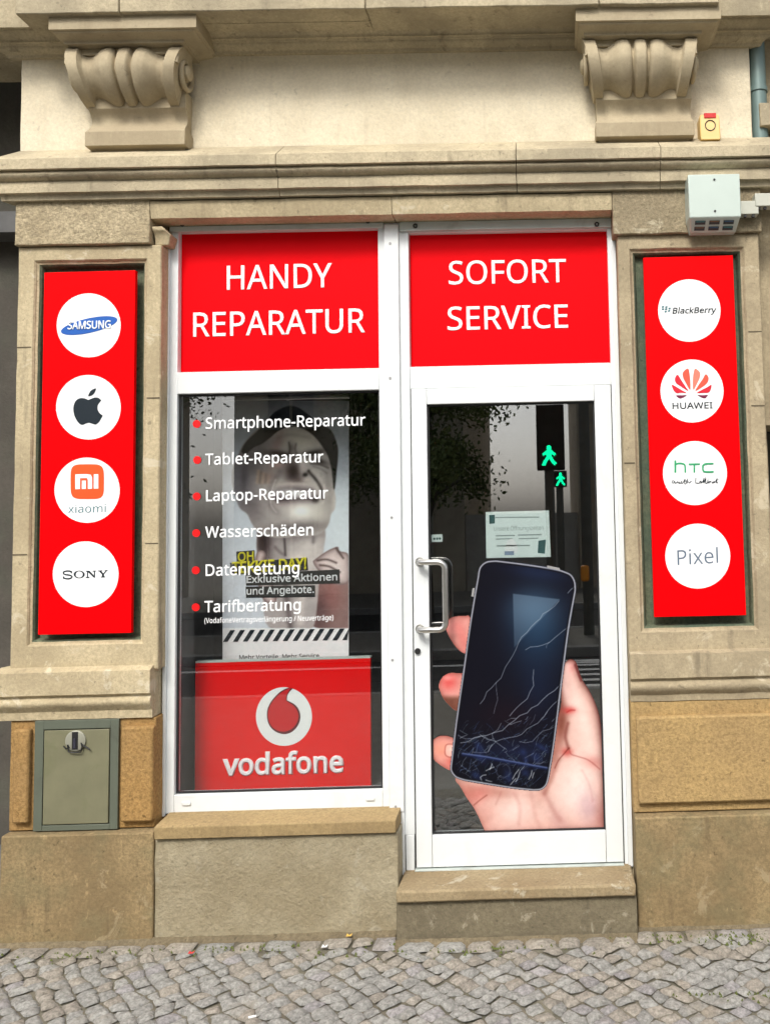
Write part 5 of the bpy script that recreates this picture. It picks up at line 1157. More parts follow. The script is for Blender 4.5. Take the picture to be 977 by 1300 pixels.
# the strained mouth and chin
L_([(440, 560), (392, 630), (362, 720), (364, 810), (420, 872)], 26, .35, (0.36, 0.31, 0.32)); L_([(404, 620), (370, 720), (370, 810), (410, 866)], 7, .4, (0.82, 0.79, 0.76))
L_([(655, 556), (715, 625), (752, 690), (762, 760)], 13, .9, (0.13, 0.10, 0.10)); L_([(680, 560), (740, 630), (780, 720)], 22, .4, (0.80, 0.75, 0.72)); L_([(770, 660), (776, 740), (760, 800)], 7, .4, (0.80, 0.75, 0.72))
B_(540, 655, 150, 26, .8, (0.78, 0.72, 0.68), 0, hw)
mo = spline(C_([(392, 735), (420, 692), (500, 676), (600, 678), (690, 700), (724, 760), (708, 790), (640, 786), (540, 796), (440, 800), (400, 776)]), 5)
T.mix(smooth(16, -10, T.sd(mo)) * .8, (0.42, 0.35, 0.36)); 
B_(545, 722, 150, 34, .9, (0.83, 0.82, 0.81), 1, hw); B_(610, 696, 90, 12, .55, (0.40, 0.35, 0.36), 4, hw); B_(706, 770, 22, 22, .9, (0.10, 0.07, 0.08), 0, hw); B_(420, 760, 24, 20, .6, (0.30, 0.25, 0.26), 0, hw); L_([(420, 776), (520, 770), (620, 764), (700, 772)], 8, .55, (0.28, 0.22, 0.23))
for k in range(8): L_([(440 + 32 * k, 700), (442 + 32 * k, 756)], 4, .28, (0.48, 0.45, 0.45))
B_(500, 815, 110, 24, .55, (0.62, 0.54, 0.53), 0, hw); B_(600, 860, 120, 62, .9, (0.86, 0.84, 0.80), 0, hw); B_(450, 890, 70, 60, .5, (0.58, 0.54, 0.53), 0, hw); B_(720, 880, 60, 90, .5, (0.70, 0.68, 0.62), 20, hw); B_(560, 985, 260, 46, .75, (0.40, 0.36, 0.36), -4, hw); B_(850, 790, 16, 60, .6, (0.75, 0.72, 0.68), 0, hw)
# hair
hair = spline(C_([(500, 66), (400, 110), (330, 186), (255, 268), (190, 330), (150, 400), (180, 420), (240, 370), (300, 345), (365, 295), (430, 245), (520, 216), (620, 236), (700, 292), (762, 372), (806, 450), (832, 560), (846, 690), (862, 560), (872, 455), (868, 360), (822, 250), (740, 202), (640, 122), (570, 76)]), 5)
hd0 = T.sd(hair)
T.mix(smooth(6, -5, hd0), (0.085, 0.075, 0.08)); T.mix(smooth(4, -6, hd0) * T.blob(*C_([(250, 320)])[0], 70, 50, -40) * .7, (0.34, 0.32, 0.33))
for k in range(14): L_([(300 + 36 * k, 230 - 60 * math.sin(k / 13 * 3.1)), (330 + 34 * k, 200 - 70 * math.sin(k / 13 * 3.1)), (372 + 31 * k, 205 - 70 * math.sin(k / 13 * 3.1))], 5, .22, (0.26, 0.24, 0.25))
L_ = lambda pts, w, s, c: T.mix(np.exp(-(T.line(spline(pts, 5, closed=False)) / w)**2) * s, c)
# the hands at the collar
for hp in ([(392, 745), (415, 738), (428, 756), (420, 790), (436, 850), (470, 905), (470, 960), (420, 950), (392, 860), (384, 790)], [(640, 775), (690, 740), (735, 722), (745, 740), (784, 760), (784, 870), (720, 880), (660, 830), (632, 790)]):
    hd_ = T.sd(spline(hp, 5)); w_ = smooth(3, -3, hd_)
    T.mix(w_, (0.80, 0.72, 0.70)); T.mix(w_ * np.exp(-np.clip(-hd_, 0, 99) / 14) * .8, (0.36, 0.26, 0.26))
for pts in ([(650, 780), (690, 776), (730, 790)], [(660, 800), (700, 806), (745, 830)], [(730, 728), (760, 770)]): L_(pts, 5, .7, (0.30, 0.22, 0.22))
# striped band and white foot
T.mix(smooth(1068, 1072, T.Y), (0.80, 0.83, 0.83))
T.mix(smooth(1132, 1136, T.Y), (0.76, 0.82, 0.81))
T.rgb = np.clip((T.rgb - .5) * 1.55 + .575, 0.02, 1)
T.rgb = T.rgb * .6 + T.rgb.mean(-1, keepdims=True) * .4
T.rgb += T.noise(4, .02, 3)[..., None]
bn.mesh('printed_sheet', M_PRINT, rb, TB, YB)
back = MB().slab([at(TB[0] + x / TB[2], TB[1] + y / TB[2], YB + .003) for x, y in ((245, 98), (784, 98), (784, 1240), (245, 1240))], .002)
back.build('backing', M_LETTER, rb, smooth=0)
pxb = lambda x, y: (TB[0] + x / TB[2], TB[1] + y / TB[2])
for k in range(13):
    x = 246 + k * 42.5; y0, y1 = 1128 - 2 * k * .3, 1078 - 2 * k * .3
    shape('stripe', [[pxb(x, y0), pxb(x + 20, y0), pxb(min(x + 52, 784), y1), pxb(min(x + 32, 784), y1)]], YB - .002, M_INK, rb)
M_TY = paint('yellow_print', (0.75, 0.68, 0.02), rough=0.5); M_TD = paint('charcoal_print', (0.02, 0.022, 0.022), rough=0.5)
shape('text_box', [[pxb(303, 742), pxb(381, 736), pxb(383, 782), pxb(305, 788)]], YB - .0016, M_TD, rb)
shape('text_box', [[pxb(276, 790), pxb(606, 768), pxb(610, 822), pxb(280, 842)]], YB - .0016, M_TD, rb)
shape('text_box', [[pxb(343, 838), pxb(744, 818), pxb(746, 878), pxb(345, 888)]], YB - .0016, M_TD, rb)
text('lettering', 'OH', *pxb(309, 784), *pxb(378, 779), 11, YB - .0022, M_TY, rb, bold=26)
text('lettering', 'TEKKIE DAY!', *pxb(284, 836), *pxb(603, 816), 14, YB - .0022, M_TY, rb, bold=30)
text('lettering', 'Exklusive Aktionen', *pxb(347, 876), *pxb(735, 864), 8.8, YB - .0022, M_LETTER, rb, bold=22)
shape('text_box', [[pxb(343, 892), pxb(640, 886), pxb(640, 936), pxb(345, 940)]], YB - .0016, M_TD, rb)
text('lettering', 'und Angebote.', *pxb(347, 926), *pxb(636, 918), 8.8, YB - .0022, M_LETTER, rb, bold=22)
text('lettering', 'Mehr Vorteile. Mehr Service.', *pxb(316, 1204), *pxb(664, 1196), 5.6, YB - .0022, M_TD, rb, bold=5)
a, b = at(*pxb(243, 96), YB), at(*pxb(788, 92), YB)
MB().box(a.x, b.x, YB - .008, YB + .008, a.z - .004, a.z + .014).build('top_rail', M_STEEL, rb, bevel=0.004)
c = at(*pxb(520, 86), YB)
MB().tube([(c.x, YB, a.z + .012), (c.x, YB, a.z + .03)], .008, 10).build('rail_clip', M_BLACK, rb)
MB().box(a.x - .01, b.x + .01, YB - .05, YB + .05, .436, .49).build('cassette', M_STEEL, rb, bevel=0.01)
MB().tube([(c.x, YB + .02, .48), (c.x, YB + .02, a.z)], .008, 10).build('pole', M_STEEL, rb)

# ---- red panel with the round white mark
YV = .20
p0, p1 = at(248, 1012, YV), at(470.5, 836, YV)
vd = root('red_panel', ((p0.x + p1.x) / 2, YV, .436), 'red advertising panel with round white mark standing at the foot of the shop window', 'sign')
VP = [at(x, y, YV) for x, y in ((248.2, 842), (470, 835.5), (470.8, 1030), (247.2, 1036))]
VP[2].z = VP[3].z = .437
MB().slab([p + Vector((0, .03, 0)) for p in VP], .03).build('panel', paint('red_panel_print', (0.76, 0.0, 0.0), rough=0.5, spec=0.04, var=0.03), vd, smooth=0)
tp = [VP[0], VP[1], VP[1] + Vector((0, .031, .004)), VP[0] + Vector((0, .031, .004))]
MB().slab([VP[0] + Vector((0, .031, .0005)), VP[1] + Vector((0, .031, .0005)), VP[1] + Vector((0, .031, .008)), VP[0] + Vector((0, .031, .008))], .032).build('top_edge', M_HEAD, vd, smooth=0)
M_MARK = paint('pale_mark_print', (0.82, 0.87, 0.86), rough=0.35); M_DKRED = paint('dark_red_print', (0.10, 0.002, 0.01), rough=0.35)
M_RED2 = paint('red_drop_print', (0.55, 0.001, 0.006), rough=0.35)
sv = lambda pts: [(300 + x / 8.1417, 850 + y / 8.1417) for x, y in pts]
shape('round_mark', [sv([(492 + 289 * math.cos(2 * math.pi * k / 64), 486 + 303 * math.sin(2 * math.pi * k / 64)) for k in range(64)])], YV - .0012, M_MARK, vd)
drop = [(585, 196), (548, 232), (527, 275), (524, 318), (560, 335), (612, 368), (648, 420), (662, 480), (652, 545), (618, 605), (565, 650), (500, 668), (430, 655), (370, 615), (330, 555), (316, 480), (322, 410), (350, 345), (395, 285), (450, 232), (505, 200), (545, 188)]
shape('drop_shade', [sv(spline(drop[:4], 4, closed=False) + spline(drop[3:], 4, closed=False))], YV - .0018, M_DKRED, vd)
drop2 = [(566, 188), (540, 225), (518, 272), (514, 322), (548, 345), (592, 375), (628, 425), (642, 480), (628, 545), (590, 598), (545, 628), (490, 642), (430, 632), (376, 598), (342, 545), (327, 480), (334, 415), (362, 352), (405, 294), (456, 242), (508, 212), (545, 196)]
shape('drop', [sv(spline(drop2[:4], 4, closed=False) + spline(drop2[3:], 4, closed=False))], YV - .0024, M_RED2, vd)
text('lettering', 'vodafone', 283, 984.2, 436.5, 979.6, 25.5, YV - .0015, M_LETTER, vd, bold=34)

# ---------------------------------------------------------------- things fixed to the wall
ht = root('utility_hatch', (at(96, 1053, -.09).x, -.08, zl_b + .004), 'grey green metal utility hatch with round lock low in the left pillar', 'hatch')
h0, h1 = at(42, 1053, -.092), at(151, 913, -.092)
d0, d1 = at(53.5, 1048, -.094), at(139.5, 925, -.094)
f = MB()
zt_ = at(96, 914, -.092).z; zb_ = zl_b + .005
f.box(h0.x, d0.x - .002, -.092, -.07, zb_, zt_).box(d1.x + .002, h1.x, -.092, -.07, zb_, zt_).box(d0.x - .0018, d1.x + .0018, -.092, -.07, zb_, d0.z - .002).box(d0.x - .0018, d1.x + .0018, -.092, -.07, d1.z + .002, zt_)
f.build('frame', M_HATCH, ht, bevel=0.0015)
MB().box(d0.x - .004, d1.x + .004, -.081, -.079, d0.z - .004, d1.z + .004).build('gap_backing', M_BLACK, ht, smooth=0)  # black sheet behind the gap round the hatch door
hdr = MB().box(d0.x + .002, d1.x - .002, -.094, -.082, d0.z + .002, d1.z - .002).build('door', M_HATCHDOOR, ht, bevel=0.002)
lc = at(97, 940, -.094)
lk = MB().tube([(lc.x, -.093, lc.z), (lc.x, -.101, lc.z), (lc.x, -.103, lc.z)], [.041, .041, .036], 28).build('lock', paint('lock_metal', (0.36, 0.36, 0.29), rough=0.4, metal=0.4, grime=0.4), hdr, smooth=40)
MB().box(lc.x - .012, lc.x + .012, -.1045, -.102, lc.z - .034, lc.z + .036).build('keyhole', M_BLACK, lk, smooth=0)
MB().box(lc.x - .005, lc.x + .004, -.107, -.1046, lc.z - .028, lc.z + .010).build('key_slot', paint('slot_metal', (0.10, 0.10, 0.14), rough=0.3, metal=0.8), lk)
w_ = MB()
w_.tube([(lc.x + x, -.105, lc.z + z) for x, z in ((-.045, -.018), (-.034, -.030), (-.022, -.024), (-.028, -.014), (-.024, -.042), (0, -.046), (.026, -.044), (.03, -.02), (.025, -.008), (.036, -.02), (.05, -.026), (.062, -.036))], .0028, 6)
w_.build('wire_latch', M_BLACK, lk, smooth=60)

al = root('alarm_siren', (at(901, 181, -.03).x, -.033, at(901, 181, -.06).z), 'small yellow alarm siren with red lens on the plaster beside the right corbel', 'alarm')
A = lambda x, y: at(x, y, -.10)
q0, q1 = A(888.5, 178), A(913, 144)
m = MB().stack([(q0.x + .004, q1.x - .006, -.094, -.032, q1.z), (q0.x, q1.x - .002, -.10, -.032, q1.z - .012), (q0.x, q1.x, -.10, -.032, q0.z + .02), (q0.x + .002, q1.x - .002, -.104, -.032, q0.z)])
m.build('housing', M_YELLOW, al, bevel=0.004)
MB().box(q0.x + .006, q1.x - .006, -.09, -.03, q0.z - .011, q0.z - .001).build('sound_outlet', M_YELLOWD, al)
l0, l1 = A(893, 150), A(908, 143)
MB().box(l0.x, l1.x, -.103, -.085, l0.z, l1.z - .002).build('red_lens', M_REDLENS, al, bevel=0.001)
rc = at(901, 159, -.1015)
m = MB(); m.tube([(rc.x + .0215 * math.cos(k * math.pi / 16), -.101, rc.z + .0225 * math.sin(k * math.pi / 16)) for k in range(33)], .0022, 6)
m.build('ring', M_BLACK, al, smooth=60)

bx = root('junction_box', (at(906, 290, -.12).x, -.10, at(906, 290, -.15).z), 'pale grey metal junction box with vents under it at the top of the right pillar', 'junction box')
a, b = at(874.5, 276, -.20), at(938, 220.5, -.20)
c_, d_ = at(880, 296, -.135), at(931, 296, -.135)
m = MB().stack([(a.x, b.x, -.20, -.10, b.z), (a.x, b.x, -.20, -.10, a.z), (a.x + .004, b.x - .004, -.196, -.10, a.z - .004), (a.x + .012, b.x - .012, -.14, -.10, c_.z)])
m.build('housing', M_BOXGREY, bx, bevel=0.003)
for (x, y) in ((906, 228), (907, 268)):
    s_ = at(x, y, -.201); MB().tube([(s_.x, -.1995, s_.z), (s_.x, -.2025, s_.z)], .0048, 10).build('screw', M_BLACK, bx)
M_VENT = paint('vent_slot', (0.03, 0.045, 0.05), rough=0.5); M_VENTC = [paint('vent_teal', (0.05, 0.20, 0.22)), paint('vent_brown', (0.20, 0.13, 0.07)), paint('vent_blue', (0.05, 0.13, 0.24))]
zA, yA, zB, yB = a.z - .004, -.196, c_.z, -.14
def under(u, t): return Vector((a.x + .012 + (b.x - a.x - .024) * u, yA + (yB - yA) * t, zA + (zB - zA) * t))
nrm = Vector((0, -(zA - zB), -(yB - yA))).normalized()
for i in range(3):
    for j in range(2):
        u0, u1, t0, t1 = .07 + i * .31, .30 + i * .31, .14 + j * .42, .42 + j * .42
        o_ = nrm * .002
        MB().quad(under(u0, t0) + o_, under(u0, t1) + o_, under(u1, t1) + o_, under(u1, t0) + o_).build('vent_slot', M_VENT, bx, smooth=0)
        o_ = nrm * .003; tm = t0 + .10
        MB().quad(under(u0 + .02, t0 + .02) + o_, under(u0 + .02, tm) + o_, under(u1 - .02, tm) + o_, under(u1 - .02, t0 + .02) + o_).build('vent_louvre', M_VENTC[(i + j) % 3], bx, smooth=0)
dc_ = root('cable_duct', (at(960, 262, -.12).x, -.10, at(960, 272, -.14).z), 'stepped pale grey cable duct running right from the junction box', 'cable duct')
for (x0, x1, y0, y1) in ((938.5, 962, 254.5, 272), (958, 990, 245, 262)):
    a, b = at(x0, y1, -.15), at(x1, y0, -.15)
    MB().box(a.x, b.x, -.15 if x0 < 950 else -.153, -.101, a.z, b.z).build('duct_run', M_TRUNK, dc_, bevel=0.003)
    for t in (.3, .72):
        if x0 > 950: t *= .55
        x = a.x + (b.x - a.x) * t; MB().box(x - .005, x + .005, -.146, -.13, a.z - .010, a.z - .001).build('clip', M_BLACK, dc_)

# ---------------------------------------------------------------- pavement of small stones
ZG = -0.035
gm, gnt, gp_ = new_mat('pavement_stone')
gv = mapped(gnt)
ga = gnt.nodes.new('ShaderNodeVertexColor'); ga.layer_name = 'tone'
gcol = mixc(gnt, 1.0, ga.outputs[0], mixc(gnt, ramp(gnt, nz(gnt, gv, 70, 6, .7), .3, .7), (0.62, 0.62, 0.62), (1.25, 1.25, 1.25)), 'MULTIPLY')
gcol = mixc(gnt, ramp(gnt, nz(gnt, gv, 2.6, 5, .65), .52, .70, 0, .45), gcol, (0.27, 0.215, 0.135))
gnt.links.new(gcol, gp_.inputs['Base Color']); gp_.inputs['Roughness'].default_value = .85
bump(gnt, gp_, nz(gnt, gv, 45, 6, .72), 1.0, .014)
M_JOINTS = stone('joint_sand', (0.22, 0.20, 0.155), (0.14, 0.125, 0.095), dirt=(0.03, 0.032, 0.02), dirt_amt=0.6, grain=0.4, bscale=90, bstr=0.9, seed=20, green=0.1, streak=0)
rnd = random.Random(11)
pv, pf_, tone = [], [], []
def cobble(cor, top, tilt, c):
    """one stone: rounded lumpy top over four corners, skirts down into the joint"""
    n = 5; k = len(pv); cx = sum(p[0] for p in cor) / 4; cy = sum(p[1] for p in cor) / 4
    sd = rnd.uniform(0, 99)
    for j in range(n + 1):
        for i in range(n + 1):
            u, v = i / n, j / n
            # round the outline a little
            uu, vv = u, v
            x = (cor[0][0] * (1 - uu) + cor[1][0] * uu) * (1 - vv) + (cor[3][0] * (1 - uu) + cor[2][0] * uu) * vv
            y = (cor[0][1] * (1 - uu) + cor[1][1] * uu) * (1 - vv) + (cor[3][1] * (1 - uu) + cor[2][1] * uu) * vv
            e = max(abs(u - .5), abs(v - .5)) * 2
            r = math.hypot(u - .5, v - .5) / .7071
            if r > .8: x += (cx - x) * (r - .8) * .35; y += (cy - y) * (r - .8) * .35
            edge = e > .99
            nn_ = noise.noise(Vector((x * 30, y * 30, sd)))
            x += 0.004 * noise.noise(Vector((x * 40, y * 40, sd + 9))); y += 0.004 * noise.noise(Vector((x * 40, y * 40, sd + 5)))
            z = ZG + top * .7 + tilt[0] * .6 * (u - .5) + tilt[1] * .6 * (v - .5) + 0.003 * nn_ - 0.004 * e**3
            if edge: z -= 0.005
            pv.append((x, y, z)); cc = 1 + .10 * nn_ - (.18 if edge else 0)
            tone.append(tuple(q * cc for q in c))
    for j in range(n):
        for i in range(n):
            a = k + j * (n + 1) + i
            pf_.append((a, a + 1, a + n + 2, a + n + 1))
def tonec(warm):
    b = rnd.uniform(.30, .37)
    t = rnd.random()
    if t < warm: return (b * 1.03, b * .93, b * .78)
    if t < warm + .08: return (b * 1.0, b * .95, b * .93)
    return (b * 1.0, b * .98, b * .90)
def inside(x, y):
    """keep stones clear of the plinths and the step"""
    if y > -.128: return False
    if -.06 < x < .90 and y > -.20: return False
    if x > .89 and y > -.15: return False
    return True
# courses of larger flags along the wall
x = -2.3
while x < 2.3:
    w = rnd.uniform(.08, .15)
    front = -.19 if -.05 < x + w / 2 < .90 else (-.14 if x < -.06 else -.155)
    d = rnd.uniform(.085, .11)
    g_ = .005
    cobble([(x + g_, front - d + g_), (x + w - g_, front - d + g_ + rnd.uniform(-.01, .01)), (x + w - g_, front - g_), (x + g_, front - g_)], rnd.uniform(-.004, .006), (rnd.uniform(-.005, .005), rnd.uniform(-.004, .004)), tonec(.7))
    x += w
# diagonal courses of small setts
s_ = .058
jit = {}
def jp(i, j):
    if (i, j) not in jit:
        a = R(38 + 0)
        bx_, by_ = i * s_ * 1.12, j * s_ * .92
        X_, Y_ = bx_ * math.cos(a) - by_ * math.sin(a), bx_ * math.sin(a) + by_ * math.cos(a)
        X_ += .035 * math.sin(Y_ * 5 + 1); Y_ += .03 * math.sin(X_ * 3.1)
        jit[(i, j)] = (X_ + rnd.uniform(-.013, .013), Y_ - .9 + rnd.uniform(-.013, .013))
    return jit[(i, j)]
for i in range(-58, 59):
    for j in range(-58, 59):
        c4 = [jp(i, j), jp(i + 1, j), jp(i + 1, j + 1), jp(i, j + 1)]
        cx = sum(p[0] for p in c4) / 4; cy = sum(p[1] for p in c4) / 4
        lim = -.27 if -.1 < cx < .95 else -.225
        if not (-2.3 < cx < 2.3 and -1.5 < cy < lim): continue
        g_ = rnd.uniform(.01, .05)
        c4 = [(p[0] + (cx - p[0]) * g_, p[1] + (cy - p[1]) * g_) for p in c4]
        c4 = [(p[0], min(p[1], lim + .035)) for p in c4]
        cobble(c4, rnd.uniform(-.007, .006), (rnd.uniform(-.008, .008), rnd.uniform(-.008, .008)), tonec(.15 if cy < -.4 else .4))
me = bpy.data.meshes.new('pavement')
me.from_pydata(pv, [], pf_)
at_ = me.color_attributes.new('tone', 'FLOAT_COLOR', 'POINT')
at_.data.foreach_set('color', np.concatenate([np.clip(np.array(tone), 0, 1), np.ones((len(tone), 1))], 1).ravel())
finish(me, gm, 50)
pav = bpy.data.objects.new('pavement', me); COL.objects.link(pav); tag(pav, kind='structure')
def sheet(name, x0, x1, y0, y1, z, mat):
    o = MB().quad((x0, y0, z), (x1, y0, z), (x1, y1, z), (x0, y1, z)).build(name, mat, None, smooth=0)
    tag(o, kind='structure'); return o
gs = 90; vv = []; ff = []
for j in range(41):
    for i in range(gs + 1):
        X_, Y_ = -2.6 + 5.2 * i / gs, -1.7 + 1.85 * j / 40
        vv.append((X_, Y_, ZG - .012 + .006 * noise.noise(Vector((X_ * 14, Y_ * 14, 3)))))
for j in range(40):
    for i in range(gs): a = j * (gs + 1) + i; ff.append((a, a + 1, a + gs + 2, a + gs + 1))
o = obj('pavement_bed', vv, ff, M_JOINTS); tag(o, kind='structure')
# washed-in soil along the foot of the wall, moss in the joints, a few scraps
M_SOIL = stone('washed_soil', (0.24, 0.195, 0.125), (0.17, 0.14, 0.09), dirt=(0.07, 0.06, 0.04), dirt_amt=.5, grain=.5, bscale=80, bstr=1.0, bdist=.008, seed=31, streak=0)
vv = []; ff = []; n_ = 360
for i in range(n_ + 1):
    X_ = -2.2 + 4.4 * i / n_
    y0 = -.200 if -.05 < X_ < .897 else (-.112 if X_ < -.05 and X_ > -1.02 else -.122)
    wd = .030 + .035 * max(0, noise.noise(Vector((X_ * 5, 1.5, 0))) + .2) + .012 * noise.noise(Vector((X_ * 24, 4, 0)))
    for j in range(6):
        t = j / 5
        vv.append((X_, y0 - wd * t, ZG - .008 + .017 * (1 - t)**1.5 + .003 * noise.noise(Vector((X_ * 40, t * 4, 2))) - .004 * t))
for i in range(n_):
    for j in range(5): a = i * 6 + j; ff.append((a, a + 6, a + 7, a + 1))
o = obj('soil', vv, ff, M_SOIL); tag(o, 'thin washed-in soil along the foot of the shop wall', 'soil', kind='stuff')
M_MOSS = paint('moss_green', (0.10, 0.12, 0.03), rough=1.0, var=.4, vscale=60)
mg = random.Random(3); vv = []; ff = []
for (cx_, cy_, sp, k_) in ((1.32, -.22, .10, 260), (1.02, -.20, .14, 160), (.2, -.26, .25, 150), (-.6, -.19, .3, 200), (-1.3, -.2, .25, 140), (1.25, -.62, .18, 160)):
    for q_ in range(k_ // 3):
        x_, y_ = cx_ + mg.gauss(0, sp), cy_ - abs(mg.gauss(0, .035)); b_ = len(vv); h_ = mg.uniform(.004, .011); r_ = mg.uniform(.003, .008)
        vv += [(x_ - r_, y_, ZG - .004), (x_ + r_, y_ - r_ * .6, ZG - .004), (x_, y_ + r_, ZG - .004), (x_ + mg.uniform(-.004, .004), y_, ZG - .001 + h_)]
        ff += [(b_, b_ + 1, b_ + 3), (b_ + 1, b_ + 2, b_ + 3), (b_ + 2, b_, b_ + 3)]
o = obj('moss', vv, ff, M_MOSS); tag(o, 'small moss growing in the joints near the wall', 'moss', kind='stuff')
for px_, py_, Y_, c_, nm_, lab_ in ((243, 1209, -.30, (0.55, .03, .03), 'paper_scrap', 'tiny red paper scrap on the stones before the left plinth block'), (412, 1201, -.24, (.75, .75, .74), 'paper_scrap', 'tiny white paper scrap under the window near the wall foot'),
                             (320, 1292, -.72, (.8, .8, .78), 'cigarette_end', 'white cigarette end on the stones at the bottom edge of the picture'), (443, 1187, -.2, (.65, .40, .08), 'paper_scrap', 'tiny yellow paper scrap against the rough wall under the window')):
    c_pt = at(px_, py_, Y_); g_ = (ZG + .006 - CAMZ) / (c_pt.z - CAMZ)
    x_, y_ = CAMX + (c_pt.x - CAMX) * g_, CAMY + (Y_ - CAMY) * g_
    m_ = MB()
    if nm_ == 'cigarette_end': m_.tube([(x_ - .012, y_, ZG + .007), (x_ + .012, y_ + .006, ZG + .008)], .0038, 8)
    else: m_.add([(x_ - .011, y_ - .007, ZG + .004), (x_ + .010, y_ - .009, ZG + .006), (x_ + .012, y_ + .006, ZG + .010), (x_, y_ + .003, ZG + .004), (x_ - .009, y_ + .008, ZG + .009)], [(0, 1, 3), (1, 2, 3), (0, 3, 4)])
    tag(m_.build(nm_, paint(nm_ + '_colour', c_, rough=.8), None, origin=(x_, y_, ZG)), lab_, 'litter')
M_PAVE = stone('far_paving', (0.23, 0.22, 0.20), (0.19, 0.18, 0.16), grain=0.3, bscale=30, seed=22, streak=0)
M_ASPH = stone('asphalt', (0.055, 0.055, 0.055), (0.045, 0.045, 0.046), dirt=(0.025, 0.025, 0.025), grain=0.5, bscale=120, seed=23, streak=0)
M_KERB = stone('kerb_granite', (0.34, 0.34, 0.33), (0.28, 0.28, 0.27), seed=24, grain=.4)
sheet('ground', -150, 150, -150, 60, -.30, M_PAVE)
sheet('near_pavement', -40, 40, -4.7, -1.69, ZG - .016, M_PAVE); sheet('near_pavement', -40, -2.59, -1.69, .44, ZG - .017, M_PAVE); sheet('near_pavement', 2.59, 40, -1.69, .44, ZG - .017, M_PAVE)
sheet('road', -60, 60, -7.4, -4.8, -.17, M_ASPH); sheet('road', -60, 60, -13.0, -9.5, -.17, M_ASPH)
for y0, y1, nm in ((-4.8, -4.68, 'kerb'), (-7.55, -7.4, 'kerb'), (-9.5, -9.35, 'kerb'), (-13.12, -13.0, 'kerb')):
    o = MB().box(-60, 60, y0, y1, -.3, ZG - .01).build(nm, M_KERB, None, bevel=.015); tag(o, kind='structure')
sheet('traffic_island', -60, 60, -9.35, -7.55, ZG - .02, M_PAVE); sheet('far_pavement', -60, 60, -16.5, -13.12, ZG - .02, M_PAVE)
M_LINE = paint('road_paint', (0.62, 0.62, 0.60), rough=.7, var=.1)
for k in range(7):
    sheet('road_marking', -40, 40, -7.0 + .0 * k, -6.88, -.166, M_LINE) if k == 0 else sheet('crossing_stripe', .2 + k * .0, 3.2, -5.1 - k * .32, -5.22 - k * .32, -.165, M_LINE)

# ---------------------------------------------------------------- the other side of the street, seen mirrored in the glass
def mirror(px, py, D):
    p = at(px, py, D); return Vector((p.x, -D, p.z))
M_POLE = paint('signal_pole_paint', (0.10, 0.10, 0.085), rough=.5); M_HOUS = paint('signal_housing', (0.008, 0.009, 0.009), rough=.5)
M_GO = emit('green_signal_light', (0.0, 1.0, 0.36), 3.6)
walker = [(0, .5), (.12, .46), (.15, .36), (.10, .28), (.20, .22), (.42, .08), (.36, -.02), (.18, .06), (.16, -.06), (.34, -.26), (.46, -.48), (.24, -.50), (.12, -.28), (-.02, -.16), (-.14, -.36), (-.34, -.50), (-.46, -.38), (-.28, -.24), (-.16, -.04), (-.14, .08), (-.32, -.04), (-.42, .06), (-.20, .24), (-.10, .28), (-.15, .36), (-.12, .46)]
def signal(D, cx, cy, hgt, box, pole, pr, label):
    """pedestrian light facing the shop"""
    c = mirror(cx, cy, D)
    o = root('pedestrian_signal', (mirror(pole, 800, D).x, -D, ZG - .02), label, 'traffic light', 'pedestrian lights across from the shop')
    a, b = mirror(box[0], box[3], D), mirror(box[2], box[1], D)
    h = MB().box(a.x, b.x, -D - .2, -D - .012, a.z, b.z).build('housing', M_HOUS, o, bevel=.01)
    P = [Vector((c.x - x * hgt * .8, -D + .0, c.z + y * hgt)) for x, y in walker]
    v = P; m = MB(); n = len(v)
    m.add([(p.x, -D - .006, p.z) for p in v], [tuple(range(n))]); m.build('green_figure', M_GO, h, smooth=0)
    q = mirror(pole, 700, D)
    MB().tube([(q.x, -D - .12, ZG - .02), (q.x, -D - .12, a.z + .1)], pr, 16).build('pole', M_POLE, o, smooth=60)
    return o
signal(4.25, 696.5, 577.5, .19, (681, 512, 715, 596), 699, .045, 'large pedestrian light with glowing green walker on the near pavement')
signal(8.3, 711, 608, .185, (703, 597, 719, 618), 712, .05, 'smaller pedestrian light with green walker on the traffic island')
o = root('signal_mast', (mirror(745, 800, 8.6).x, -8.6, ZG - .02), 'thick dark mast with orange request button on the traffic island', 'mast')
q = mirror(745, 700, 8.6); MB().tube([(q.x, -8.6, ZG - .02), (q.x, -8.6, 5.2)], .075, 18).build('pole', M_POLE, o, smooth=60)
q = mirror(742, 728, 8.5); MB().box(q.x - .06, q.x + .06, -8.54, -8.42, q.z - .11, q.z + .11).build('request_button', paint('orange_plastic', (0.75, 0.28, 0.02)), o, bevel=.03)
